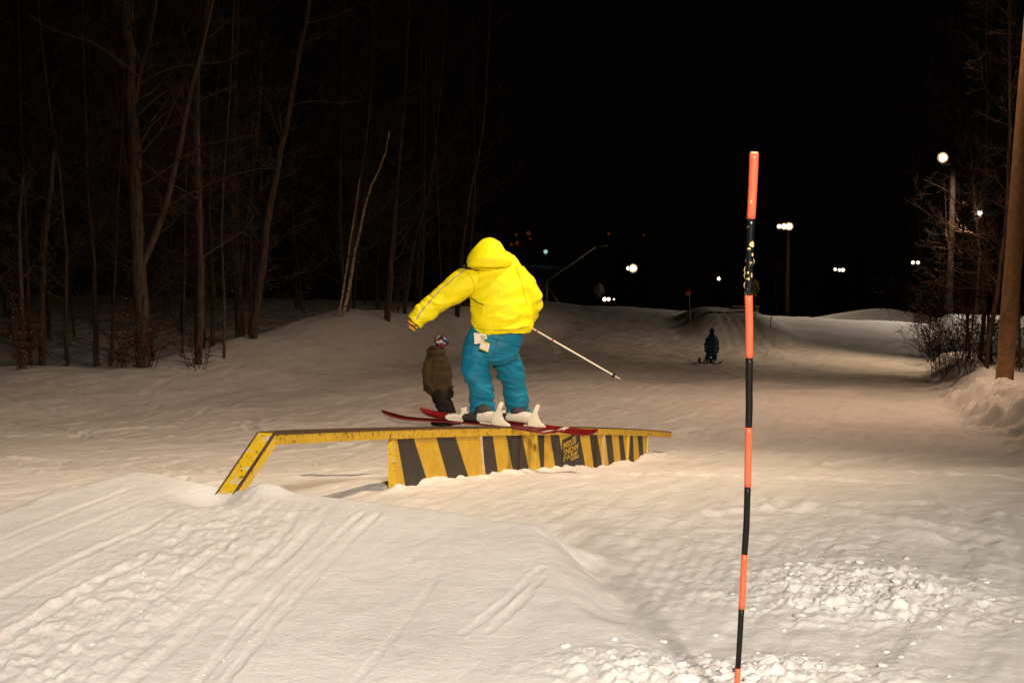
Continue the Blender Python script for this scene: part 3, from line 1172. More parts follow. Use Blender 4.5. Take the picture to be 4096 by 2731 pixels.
# --- the skier on the rail
SD = 13.2
sk_feet = U(1960, 1690, SD)
skier = empty('person', sk_feet)
tag(skier, 'skier in a hooded yellow jacket and teal trousers sliding along the rail', 'person')
body_mesh(skier, SD, (1948, 1022, 0.12), (1962, 1052, 0.09), (1975, 1330, 0), None, None,
          [[(1895, 1090, .08), (1752, 1208, .04), (1668, 1276, .02)], [(2062, 1090, .08), (2126, 1198, .1), (2098, 1294, .30)]],
          [[(1925, 1370, -.03), (1905, 1500, -.08), (1925, 1660, -.08)], [(2025, 1370, .05), (2050, 1500, .16), (2068, 1660, .26)]],
          1.0, 0.02, (-0.6, 0.8, 0))
torso = rings([(2009, 1331, 0.0, 112, 0.185), (2009, 1318, 0.0, 117, 0.20), (2006, 1290, 0.0, 124, 0.215), (2006, 1240, 0.02, 125, 0.215), (2000, 1186, 0.05, 122, 0.21),
               (1992, 1130, 0.08, 117, 0.20), (1982, 1090, 0.10, 110, 0.18), (1972, 1058, 0.11, 92, 0.15), (1960, 1036, 0.12, 66, 0.12)], SD, segs=28)
larm = limb([(1905, 1120, 0.07, 56), (1862, 1128, 0.06, 60), (1815, 1160, 0.05, 54), (1780, 1186, 0.04, 50), (1752, 1209, 0.03, 47), (1734, 1222, 0.03, 41),
             (1722, 1230, 0.03, 45), (1708, 1241, 0.02, 42), (1700, 1246, 0.02, 37), (1690, 1253, 0.02, 40), (1678, 1264, 0.02, 38), (1671, 1270, 0.02, 35), (1660, 1281, 0.02, 36), (1656, 1285, 0.02, 32)], SD, 20)
rarm = limb([(2040, 1105, 0.09, 48), (2068, 1105, 0.08, 50), (2100, 1150, 0.07, 50), (2124, 1195, 0.08, 48), (2124, 1222, 0.13, 45), (2112, 1256, 0.20, 40), (2102, 1285, 0.27, 34)], SD, 18)


JF = fold_fn(2, 0.019, 3.2, 3.2, 9.0, 0.004, 14)


def jk_fold(co, n):
    low = 0.5 + 0.9 * max(0.0, min(1.0, (0.95 - co.z) / 0.35))
    t1 = JF(co, n) * low
    # diagonal pull lines over the back
    q = Vector((co.x * 2.2 + co.z * 5.0, co.y * 2, co.z * 4.0 - co.x * 4.0))
    t2 = 0.012 * (1 - abs(mnoise.noise(q + Vector((5, 1, 2)))) * 2.2 - 0.45)
    # hem band
    # crisp small creases
    q3 = Vector((co.x * 7 - co.z * 6, co.y * 6, co.z * 15 + co.x * 3))
    t3 = 0.005 * (0.5 - abs(mnoise.noise(q3)) * 1.6)
    return t1 * 0.8 + t2 + t3 * low


jk = remeshed('jacket', join(torso, larm, rarm), 0.0085, 'jacket_yellow', skier, 4, jk_fold)
hood = rings([(1950, 1064, 0.06, 78, 0.16), (1950, 1050, 0.05, 84, 0.175), (1950, 1035, 0.06, 80, 0.175), (1952, 1012, 0.08, 72, 0.165), (1949, 990, 0.10, 58, 0.145), (1944, 976, 0.12, 39, 0.11), (1940, 969, 0.13, 20, 0.06), (1939, 966, 0.13, 6, 0.02)], SD, segs=24)
remeshed('hood', hood, 0.011, 'jacket_yellow', skier, 4, fold_fn(9, 0.008, 5, 5, 5))
# hood roll at the collar
remeshed('hood_roll', join(rings([(1958, 1068, -0.03, 84, 0.14), (1958, 1058, -0.03, 92, 0.16), (1957, 1048, -0.01, 88, 0.16), (1955, 1038, 0.0, 80, 0.15)], SD, segs=24)), 0.011, 'jacket_yellow', skier, 3)
# hem band of the jacket
# sleeve stripe
stp = [(1878, 1054), (1868, 1075), (1838, 1097), (1800, 1128), (1765, 1158), (1740, 1184), (1722, 1204), (1705, 1222), (1690, 1240), (1675, 1262), (1666, 1280)]


def on_surface(o, px, py, depth, lift=0.004):
    """point of mesh o first met when looking from the photograph's viewpoint"""
    from mathutils.bvhtree import BVHTree
    if 'bvh' not in CACHE or CACHE['who'] is not o:
        CACHE['bvh'] = BVHTree.FromPolygons([v.co.copy() for v in o.data.vertices], [tuple(p.vertices) for p in o.data.polygons])
        CACHE['who'] = o
    p = U(px, py, depth)
    org = Vector((0, 0, CAMH))
    d = (p - org).normalized()
    loc, n, _, _ = CACHE['bvh'].ray_cast(org, d)
    if loc is None:
        return p, -d
    return loc + n * lift, n


CACHE = {}


def ribbon(o, path, depth, hw, name, mat, parent, lift=0.004, sub=4):
    pts = []
    for (a, b), (c, d_) in zip(path[:-1], path[1:]):
        for k in range(sub):
            t = k / sub
            pts.append((a + (c - a) * t, b + (d_ - b) * t))
    pts.append(path[-1])
    S = [on_surface(o, a, b, depth, lift) for a, b in pts]
    V = []; Fc = []
    for i, (p, n) in enumerate(S):
        t = (S[min(i + 1, len(S) - 1)][0] - S[max(i - 1, 0)][0]).normalized()
        sd = t.cross(n).normalized()
        V += [p - sd * hw, p + n * 0.004, p + sd * hw]
    for i in range(len(S) - 1):
        for k in range(2):
            Fc.append((i * 3 + k, i * 3 + k + 1, (i + 1) * 3 + k + 1, (i + 1) * 3 + k))
    return obj(name, (V, Fc), mat, parent)


jk['label'] = 'quilted bright yellow jacket with a grey piped sleeve'
ribbon(jk, stp[1:], SD, 0.007, 'sleeve_piping', 'trim_grey', skier)
ribbon(jk, [(1878, 1187), (1895, 1198), (1912, 1210), (1936, 1220)], SD, 0.004, 'pocket_zip', 'black_plastic', skier)
ribbon(jk, [(1872, 1092), (1888, 1115), (1898, 1140), (1896, 1165), (1882, 1183)], SD, 0.0025, 'armhole_seam', 'seam_yellow', skier, 0.002)
ribbon(jk, [(2062, 1068), (2076, 1100), (2088, 1140), (2098, 1180), (2108, 1220)], SD, 0.0025, 'armhole_seam', 'seam_yellow', skier, 0.002)
ribbon(jk, [(1902, 1311), (1940, 1320), (1985, 1321), (2040, 1317), (2085, 1312), (2118, 1305)], SD, 0.002, 'hem_seam', 'seam_yellow', skier, 0.002)
p, n = on_surface(jk, 1872, 1074, SD)
obj('shoulder_toggle', join(sphere(p + Vector((0, -0.005, 0)), (0.031, 0.026, 0.033)), sphere(p + Vector((-0.035, 0.02, 0.018)), (0.022, 0.02, 0.02))), 'black_plastic', skier)
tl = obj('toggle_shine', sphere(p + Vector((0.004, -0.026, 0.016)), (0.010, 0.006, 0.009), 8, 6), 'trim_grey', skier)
# gloves
gl = [limb([(1662, 1279, .02, 26), (1653, 1290, .02, 25), (1646, 1300, .02, 22), (1642, 1306, .02, 16)], SD)]
for k in range(4):
    o_ = -0.036 + 0.024 * k
    gl.append(limb([(1650, 1298, .02 + o_, 6.0), (1640, 1306 + k, .0 + o_, 5.6), (1640, 1316 + k * .6, -.012 + o_, 5.2), (1650, 1321 - k * .8, -.012 + o_, 4.6), (1657, 1316, 0.0 + o_, 4.0)], SD, 10))
gl.append(limb([(1664, 1294, -.03, 7), (1668, 1306, -.045, 6), (1663, 1316, -.05, 5), (1655, 1320, -.05, 4)], SD, 10))
remeshed('glove', join(*gl), 0.006, 'glove_striped', skier, 1)
gr = [limb([(2104, 1282, .27, 24), (2099, 1294, .30, 23), (2096, 1303, .31, 16)], SD)]
for k in range(4):
    o_ = -0.03 + 0.022 * k
    gr.append(limb([(2098, 1296, .30 + o_, 6), (2090, 1306, .30 + o_, 5.5), (2094, 1314, .30 + o_, 5), (2104, 1310, .30 + o_, 4.5)], SD, 10))
gr.append(limb([(2104, 1292, .27, 7), (2112, 1300, .27, 5.5), (2110, 1309, .28, 4.5)], SD, 10))
remeshed('glove', join(*gr), 0.006, 'glove_striped', skier, 1)
# trousers
hipl = rings([(1996, 1300, 0.02, 92, 0.15), (1994, 1330, 0.01, 101, 0.165), (1976, 1362, 0.0, 109, 0.175), (1963, 1398, 0.0, 112, 0.175), (1962, 1430, 0.01, 108, 0.15), (1962, 1448, 0.02, 96, 0.10)], SD, segs=24)
lleg = rings([(1912, 1385, -.02, 58, 0.13), (1906, 1430, -.04, 59, 0.135), (1900, 1484, -.07, 53, 0.125), (1908, 1506, -.08, 53, 0.12), (1919, 1526, -.08, 48, 0.11), (1923, 1560, -.07, 49, 0.115), (1927, 1598, -.06, 49, 0.115), (1930, 1630, -.06, 49, 0.115), (1933, 1654, -.06, 46, 0.11)], SD, segs=20)
rleg = rings([(2016, 1385, .05, 56, 0.13), (2022, 1430, .08, 57, 0.13), (2040, 1486, .14, 58, 0.125), (2050, 1510, .17, 52, 0.12), (2054, 1530, .19, 48, 0.11), (2062, 1570, .22, 50, 0.115), (2067, 1610, .24, 50, 0.115), (2069, 1640, .25, 49, 0.115), (2070, 1662, .26, 47, 0.11)], SD, segs=20)
tf = fold_fn(5, 0.013, 3.0, 3.0, 11.0, 0.003, 14)


def tr_fold(co, n):
    q = Vector((co.x * 5 + co.z * 2, co.y * 5, co.z * 13 + co.x * 5))
    q3 = Vector((co.x * 6 - co.z * 4, co.y * 6, co.z * 21 + co.x * 6))
    return tf(co, n) + 0.007 * mnoise.noise(q) + 0.009 * (0.5 - abs(mnoise.noise(q3)) * 1.7)


tr = remeshed('trousers', join(hipl, lleg, rleg), 0.0085, 'trouser_teal', skier, 4, tr_fold)
ribbon(tr, [(1968, 1352), (1990, 1358), (2022, 1370)], SD, 0.003, 'pocket_zip', 'cuff_dark', skier, 0.002)
ribbon(tr, [(1864, 1378), (1878, 1377), (1893, 1379)], SD, 0.003, 'pocket_zip', 'cuff_dark', skier, 0.002)
ribbon(tr, [(1992, 1345), (1985, 1385), (1974, 1425), (1966, 1447)], SD, 0.002, 'seat_seam', 'cuff_dark', skier, 0.001)
for (px, py, dy) in ((1933, 1656, -.06), (2070, 1664, .26)):
    remeshed('cuff_trim', rings([(px - 1, py - 8, dy, 47, 0.112), (px, py + 2, dy, 48, 0.114), (px + 1, py + 9, dy, 46, 0.11)], SD, segs=20), 0.009, 'cuff_dark', skier, 1)
# lift tickets hanging from the waistband
for path, mat, nm in (([(1895, 1331), (1942, 1335), (1950, 1352), (1924, 1372), (1898, 1377)], 'card_white', 'lift_ticket'),
                      ([(1925, 1362), (1960, 1374), (1952, 1409), (1917, 1394)], 'card_white', 'lift_ticket')):
    cen = on_surface(tr, sum(p[0] for p in path) / len(path), sum(p[1] for p in path) / len(path), SD)[0]
    yy = cen.y - (0.045 if path[0][0] == 1895 else 0.06)
    card = obj(nm, prism([U(a, b, yy) for a, b in path], Vector((0, 0.002, 0))), mat, skier, False)
    if path[0][0] != 1895:
        for q in ([(1925, 1362), (1960, 1374), (1958, 1381), (1924, 1368)], [(1918, 1390), (1953, 1405), (1952, 1409), (1917, 1394)]):
            obj('printed_band', prism([U(a, b, yy - 0.0045) for a, b in q], Vector((0, 0.001, 0))), 'card_yellow', card, False)
    else:
        obj('printed_band', prism([U(a, b, yy - 0.0045) for a, b in [(1922, 1341), (1938, 1343), (1941, 1358), (1926, 1360)]], Vector((0, 0.001, 0))), 'trim_grey', card, False)
obj('ticket_wire', loft([U(1915, 1326, SD - 0.20), U(1918, 1338, SD - 0.225)], [0.002, 0.002], 6), 'galvanised', skier)

# boots, each on its ski
NEAR = [(1527, 1642.0), (1545, 1651.0), (1575, 1661.0), (1610, 1670.0), (1660, 1676.0), (1765, 1681.8), (1860, 1689.0), (1950, 1696.9), (2040, 1707.0), (2130, 1720.4), (2190, 1727.7), (2225, 1726.9), (2250, 1720.0)]
FARS = [(1681, 1632.0), (1700, 1643.7), (1725, 1653.2), (1760, 1661.6), (1810, 1667.6), (1900, 1677.0), (2000, 1687.5), (2100, 1698.0), (2200, 1712.0), (2280, 1722.9), (2335, 1729.4), (2370, 1727.8), (2391, 1720.0)]


def ski(path, d0, d1, roll, label, white_at):
    n = len(path)
    P = [U(a, b, d0 + (d1 - d0) * (a - path[0][0]) / (path[-1][0] - path[0][0])) for a, b in path]
    root = empty('ski', P[n // 2])
    tag(root, label, 'ski', 'skis of the skier on the rail')
    wid = [0.012, 0.040, 0.056, 0.058, 0.056, 0.050, 0.045, 0.044, 0.046, 0.051, 0.055, 0.045, 0.012]
    V = []; Fc = []; mi = []
    for i, p in enumerate(P):
        t = (P[min(i + 1, n - 1)] - P[max(i - 1, 0)]).normalized()
        lat = t.cross(Vector((0, 0, 1))).normalized()       # sideways
        if lat.y > 0: lat = -lat
        up = lat.cross(t).normalized()
        if up.z < 0: up = -up
        # roll towards the camera
        l2 = lat * math.cos(roll) - up * math.sin(roll)
        u2 = up * math.cos(roll) + lat * math.sin(roll)
        h = 0.007
        for sx, sz in ((-1, 1), (1, 1), (1, -1), (-1, -1)):
            V.append(p + l2 * (sx * wid[i]) + u2 * (sz * h))
    for i in range(n - 1):
        for k in range(4):
            k2 = (k + 1) % 4
            Fc.append((i * 4 + k, i * 4 + k2, (i + 1) * 4 + k2, (i + 1) * 4 + k))
            mi.append(1 if k in (1, 3) else 0)
    Fc += [(3, 2, 1, 0), tuple((n - 1) * 4 + k for k in range(4))]; mi += [1, 1]
    obj('deck', (V, Fc), ('ski_red', 'ski_edge'), root, False, mi)
    return root, P


nsk, NP = ski(NEAR, 13.25, 12.72, R(2), 'red ski nearest the striped side panels, under the left boot', 0)
fsk, FP = ski(FARS, 13.62, 13.12, R(20), 'red ski under the right boot with its wide deck showing', 0)


def at_ski(P, path, px):
    for i in range(len(path) - 1):
        if path[i][0] <= px <= path[i + 1][0]:
            t = (px - path[i][0]) / (path[i + 1][0] - path[i][0])
            return P[i].lerp(P[i + 1], t)
    return P[-1]


def traced(poly, depth, half, name, mat, parent):
    P = [U(a, b, depth) for a, b in poly]
    o = obj(name, prism(P, Vector((0.1, 1, 0)).normalized() * half), mat, parent, False)
    bm = bmesh.new(); bm.from_mesh(o.data)
    bmesh.ops.recalc_face_normals(bm, faces=bm.faces)
    bmesh.ops.bevel(bm, geom=[e for e in bm.edges], offset=0.006, segments=2, affect='EDGES', profile=0.6)
    bm.to_mesh(o.data); bm.free()
    o.data.polygons.foreach_set('use_smooth', [True] * len(o.data.polygons))
    return o


def Z6(X, Y):
    return (1700 + X * 0.31888, 1600 + Y * 0.31888)


heel = [(835, 300), (1082, 338), (1065, 308), (1005, 268), (970, 205), (958, 125), (985, 60), (984, 28), (940, 22), (914, 70), (900, 120), (872, 150), (852, 185), (838, 240)]
toe = [(256, 195), (292, 170), (382, 163), (440, 178), (462, 132), (452, 88), (532, 74), (534, 128), (578, 186), (492, 212), (486, 268), (300, 248), (264, 225)]
hp = at_ski(NP, NEAR, 2005)
traced([Z6(a, b) for a, b in heel], hp.y, 0.036, 'heel_binding', 'binding_white', nsk)
tp_ = at_ski(NP, NEAR, 1810)
traced([Z6(a, b) for a, b in toe], tp_.y, 0.036, 'toe_binding', 'binding_white', nsk)
traced([Z6(a, b) for a, b in [(680, 285), (1000, 322), (1000, 306), (700, 268)]], at_ski(NP, NEAR, 1950).y, 0.03, 'binding_plate', 'binding_white', nsk)
hp2 = at_ski(FP, FARS, 2140)
dx = 455
traced([Z6(a + dx - (0 if b > 250 else (b - 250) * 0.0), b + 18 + (12 if b < 180 else 0)) for a, b in heel], hp2.y, 0.036, 'heel_binding', 'binding_white', fsk)
tpx = at_ski(FP, FARS, 1965)
traced([(Z6(a, b)[0] + 155, Z6(a, b)[1] + 12) for a, b in toe], tpx.y, 0.036, 'toe_binding', 'binding_white', fsk)
traced([Z6(a, b) for a, b in [(1230, 318), (1460, 345), (1460, 330), (1250, 300)]], at_ski(FP, FARS, 2110).y, 0.03, 'binding_plate', 'binding_white', fsk)
# pale band across each tail
for root, P, path, px, dd in ((fsk, FP, FARS, 2240, 0), (nsk, NP, NEAR, 2180, 0)):
    p = at_ski(P, path, px); p2 = at_ski(P, path, px + 22)
    t = (p2 - p).normalized(); lat = t.cross(Vector((0, 0, 1))).normalized()
    if lat.y > 0: lat = -lat
    up = lat.cross(t); up = up if up.z > 0 else -up
    rl = R(20) if root is fsk else R(2)
    l2 = lat * math.cos(rl) - up * math.sin(rl); u2 = up * math.cos(rl) + lat * math.sin(rl)
    q = [p + l2 * 0.052 - t * 0.03, p + l2 * 0.052 + t * 0.02, p - l2 * 0.048 + t * 0.08, p - l2 * 0.048 + t * 0.03]
    obj('pale_band', prism([v + u2 * 0.0085 for v in q], u2 * 0.001), 'ski_white', root, False)


def ski_boot(P, path, x0, x1, legpx, legpy, legd, dark=0.45):
    a = at_ski(P, path, x0); b = at_ski(P, path, x1)
    up = Vector((0, 0, 1))
    top = U(legpx, legpy, legd)
    d = (b - a)
    sole = loft([a + up * 0.045, a + d * 0.06 + up * 0.05, a + d * 0.35 + up * 0.062, a + d * 0.7 + up * 0.075, b - d * 0.05 + up * 0.07, b + up * 0.06],
                [(0.015, 0.02), (0.033, 0.042), (0.045, 0.050), (0.058, 0.052), (0.056, 0.048), (0.02, 0.02)], 14, Vector((0, 0, 1)))
    o1 = remeshed('boot', sole, 0.008, 'boot_white', skier, 2)
    pm = o1.data; pm.materials.append(MATS['boot_dark'])
    for pl in pm.polygons:
        c_ = pl.center
        f_ = (c_ - a).dot(d) / d.length_squared
        if f_ < dark and c_.z > a.z + (b.z - a.z) * f_ + 0.02:
            pl.material_index = 1
    shaft = loft([a + d * 0.68 + up * 0.07, a + d * 0.62 + up * 0.12, top + Vector((0, 0, 0.02))], [(0.085, 0.055), (0.078, 0.06), (0.082, 0.068)], 14, d.normalized())
    remeshed('boot_shaft', shaft, 0.009, 'boot_dark', o1, 2)
    return o1


ski_boot(NP, NEAR, 1850, 1990, 1930, 1648, SD - .06)
ski_boot(FP, FARS, 1995, 2125, 2066, 1656, SD + .26, 0.25)

# ski pole
root = empty('ski_pole', U(2480, 1514, 13.25))
tag(root, 'white ski pole with a black basket held in the right glove', 'ski pole')
pa = U(2078, 1284, SD + .31); pbk = U(2455, 1501, 13.28); ptip = U(2482, 1516, 13.26)
obj('shaft', loft([pa, pa.lerp(pbk, .5), pbk, ptip], [0.0085, 0.0085, 0.007, 0.003], 10), 'pole_white', root)
obj('grip', loft([pa.lerp(pbk, -0.03), pa, pa.lerp(pbk, .06), pa.lerp(pbk, .11)], [0.016, 0.019, 0.015, 0.012], 10), 'black_plastic', root)
for t in (0.18, 0.345):
    obj('red_ring', loft([pa.lerp(pbk, t), pa.lerp(pbk, t + 0.018)], [0.0098, 0.0098], 10), 'pole_red', root)
ax = (ptip - pbk).normalized()
obj('basket', loft([pbk - ax * 0.012, pbk - ax * 0.004, pbk + ax * 0.006, pbk + ax * 0.016], [0.014, 0.033, 0.030, 0.01], 14), 'black_plastic', root)

# --- snowboarder in the brown jacket
BD = ground_px(1800, 1702)[1]
bs = BD / F
fb = U(1798, 1700, BD)
fb.z = hz(fb.x, fb.y)
brown = empty('person', fb)
tag(brown, 'snowboarder in a long brown jacket and colourful helmet behind the rail', 'person')
body_mesh(brown, BD, (1764, 1370, 0), (1750, 1398, 0), (1746, 1560, 0), None, None,
          [[(1725, 1430, -.12), (1712, 1500, -.14), (1730, 1560, -.05)], [(1772, 1430, .1), (1786, 1500, .12), (1788, 1560, .1)]],
          [[(1748, 1575, -.08), (1775, 1630, -.1), (1792, 1690, -.1)], [(1758, 1575, .1), (1785, 1630, .12), (1808, 1690, .15)]], 0.95, 0.025, (0.9, 0.45, 0))
bj = rings([(1734, 1584, 0, 36, 0.16), (1741, 1572, 0, 50, 0.19), (1745, 1545, 0, 53, 0.20), (1742, 1500, 0, 52, 0.20), (1744, 1465, 0, 49, 0.19), (1745, 1435, 0, 43, 0.17), (1746, 1415, 0, 35, 0.14), (1748, 1398, 0, 33, 0.13), (1749, 1386, 0, 27, 0.11)], BD, segs=22)
ba1 = limb([(1722, 1432, -.14, 20), (1708, 1480, -.2, 21), (1712, 1530, -.2, 19), (1742, 1562, -.18, 16)], BD)
ba2 = limb([(1772, 1438, .06, 20), (1791, 1485, .08, 20), (1791, 1525, .06, 18), (1800, 1556, -.02, 15)], BD)
remeshed('jacket', join(bj, ba1, ba2), 0.016, 'jacket_brown', brown, 2, fold_fn(12, 0.016, 4, 4, 8))
remeshed('hood', rings([(1746, 1420, -.02, 38, 0.15), (1745, 1406, -.02, 40, 0.16), (1746, 1392, -.02, 34, 0.14)], BD, segs=18), 0.014, 'jacket_brown', brown, 2)
bl1 = limb([(1746, 1560, -.08, 32), (1760, 1600, -.10, 29), (1778, 1640, -.1, 27), (1788, 1672, -.1, 25), (1794, 1690, -.1, 24)], BD)
bl2 = limb([(1762, 1560, .08, 32), (1778, 1600, .12, 29), (1794, 1640, .14, 27), (1806, 1672, .16, 25), (1812, 1690, .16, 24)], BD)
remeshed('trousers', join(bl1, bl2), 0.016, 'trouser_black', brown, 2, fold_fn(13, 0.014, 4, 4, 9))
for px, py, dy in ((1754, 1568, -.18), (1805, 1568, -.04)):
    q = U(px, py, BD + dy)
    remeshed('glove', join(sphere(q, (.05, .045, .055), 10, 8), loft([q + Vector((.02, -.03, .02)), q + Vector((.045, -.05, -.03))], [.016, .013], 8), *[loft([q + Vector((-.03 + .02 * k, -.01, -.03)), q + Vector((-.03 + .02 * k, -.03, -.08)), q + Vector((-.025 + .02 * k, .0, -.10 + abs(k - 1.5) * .01))], [.014, .013, .011], 8) for k in range(4)]), 0.01, 'beanie_black', brown, 1)
hc = U(1763, 1365, BD)
hv = [sphere(hc, (0.118, 0.13, 0.118), 24, 16)]
remeshed('helmet', join(*hv), 0.01, 'helmet_patchwork', brown, 1)
obj('goggles', join(loft([hc + Vector((0.095, -0.05, -0.035)), hc + Vector((0.125, 0.02, -0.035)), hc + Vector((0.10, 0.09, -0.035))], [(0.02, 0.035)] * 3, 10, Vector((1, 0, 0)))), 'beanie_black', brown)
for (px, dy) in ((1800, -.1), (1816, .16)):
    p = U(px, 1694, BD + dy); p.z = hz(p.x, p.y)
    remeshed('boot', join(loft([p + Vector((0, 0, .16)), p + Vector((0, 0, .05)), p + Vector((0.01, 0, 0.02))], [(0.07, 0.08), (0.075, 0.085), (0.07, 0.08)], 12), loft([p + Vector((-.06, 0, .06)), p + Vector((0.12, 0.03, .05)), p + Vector((0.19, 0.04, .045))], [0.06, 0.05, 0.03], 12)), 0.014, 'boot_dark', brown, 2)


def snowboard(center, dirv, length, label, mat, half=0.13):
    c = Vector(center); d = Vector(dirv).normalized(); lat = d.cross(Vector((0, 0, 1))).normalized()
    root = empty('snowboard', c)
    tag(root, label, 'snowboard')
    V = []; Fc = []
    n = 17
    for i in range(n):
        t = i / (n - 1) * 2 - 1
        wv = half * math.sqrt(max(0.03, 1 - max(0, (abs(t) - 0.72) / 0.28) ** 2)) * (0.88 + 0.12 * t * t)
        zz = 0.11 * max(0, (abs(t) - 0.68) / 0.32) ** 1.6
        p = c + d * (t * length / 2)
        gz = hz(p.x, p.y)
        p.z = gz + 0.03 + zz
        for sx, sz in ((-1, 1), (1, 1), (1, -1), (-1, -1)):
            V.append(p + lat * sx * wv + Vector((0, 0, sz * 0.009)))
    for i in range(n - 1):
        for k in range(4):
            k2 = (k + 1) % 4
            Fc.append((i * 4 + k, i * 4 + k2, (i + 1) * 4 + k2, (i + 1) * 4 + k))
    Fc += [(3, 2, 1, 0), tuple((n - 1) * 4 + k for k in range(4))]
    obj('deck', (V, Fc), mat, root, False)
    for sg in (-1, 1):
        p = c + d * (sg * length * 0.16); p.z = hz(p.x, p.y) + 0.06
        obj('binding', join(box(p, lat * 0.11, d * 0.05, Vector((0, 0, .015))), box(p - lat * 0.10 + Vector((0, 0, .07)), lat * .012, d * .05, Vector((0, 0, .08)))), 'black_plastic', root, False)
    return root


pc = U(1806, 1698, BD + .03)
snowboard(pc, (0.35, 0.9, 0), 1.5, 'dark snowboard under the rider in the brown jacket', 'beanie_black')

# --- small snowboarder in plaid
KD = ground_px(2845, 1457)[1]
gxk = U(2850, 1455, KD)
kid = empty('person', (gxk.x, gxk.y, hz(gxk.x, gxk.y)))
tag(kid, 'small snowboarder in dark teal plaid below the far take-off', 'person')
kz = hz(gxk.x, gxk.y) - gxk.z
body_mesh(kid, KD, (2848, 1325, 0), (2848, 1338, 0), (2848, 1398, 0), None, None,
          [[(2836, 1348, 0), (2828, 1372, 0), (2824, 1396, 0)], [(2861, 1348, 0), (2868, 1372, 0), (2868, 1400, 0)]],
          [[(2842, 1402, 0), (2832, 1425, 0), (2822, 1448, 0)], [(2856, 1402, 0), (2858, 1425, 0), (2858, 1446, 0)]], 0.9, 0.03, (0, 1, 0))
kj = rings([(2846, 1412, 0, 19, 0.16), (2846, 1395, 0, 21, 0.18), (2847, 1370, 0, 22, 0.19), (2848, 1350, 0, 19, 0.17), (2849, 1340, 0, 12, 0.12), (2848, 1334, 0, 8, 0.09)], KD)
ka1 = limb([(2833, 1350, 0, 8), (2825, 1372, .05, 7.5), (2822, 1396, .05, 6.5)], KD)
ka2 = limb([(2862, 1348, 0, 8), (2870, 1372, .05, 7.5), (2870, 1400, .05, 6.5)], KD)
remeshed('jacket', join(kj, ka1, ka2), 0.022, 'plaid_teal', kid, 2, fold_fn(15, 0.015, 4, 4, 6))
kl1 = limb([(2840, 1400, 0, 13), (2832, 1425, 0, 11), (2823, 1450, 0, 9)], KD)
kl2 = limb([(2854, 1400, 0, 13), (2858, 1425, .05, 11), (2857, 1448, .05, 9)], KD)
remeshed('trousers', join(kl1, kl2), 0.022, 'plaid_teal', kid, 2, fold_fn(16, 0.012, 4, 4, 6))
remeshed('beanie', rings([(2848, 1337, 0, 9, 0.09), (2848, 1326, 0, 10, 0.11), (2848, 1317, 0, 8, 0.09), (2848, 1312, 0, 3, 0.03)], KD), 0.016, 'beanie_black', kid, 1)
for px in (2820, 2857):
    p = U(px, 1452, KD - 0.05)
    remeshed('boot', join(loft([p + Vector((0, 0, .12)), p + Vector((0, 0, -.02))], [0.075, 0.08], 10), loft([p + Vector((0, -.1, -.03)), p + Vector((0, .14, -.03))], [0.06, 0.05], 10)), 0.02, 'boot_white', kid, 1)
for px, py in ((2822, 1400), (2870, 1404)):
    p = U(px, py, KD + .05)
    gp = [sphere(p, (0.045, 0.04, 0.055), 10, 8), sphere(p + Vector((0.03 if px < 2848 else -.03, 0, 0.0)), (0.02, 0.02, 0.04), 8, 6)]
    for k in range(4):
        gp.append(loft([p + Vector((-.03 + .02 * k, 0, -.03)), p + Vector((-.03 + .02 * k, .01, -.09 + abs(k - 1.5) * .012))], [0.013, 0.011], 8))
    remeshed('glove', join(*gp), 0.01, 'beanie_black', kid, 1)
kb = U(2822, 1452, KD - .02)
snowboard((kb.x, kb.y, kb.z), (1.0, 0.08, 0), 1.36, 'tan snowboard with a black tail under the plaid rider', 'board_tan')

# --- person in grey beyond the crest
GD = 84.0
pp = U(2395, 1215, GD)


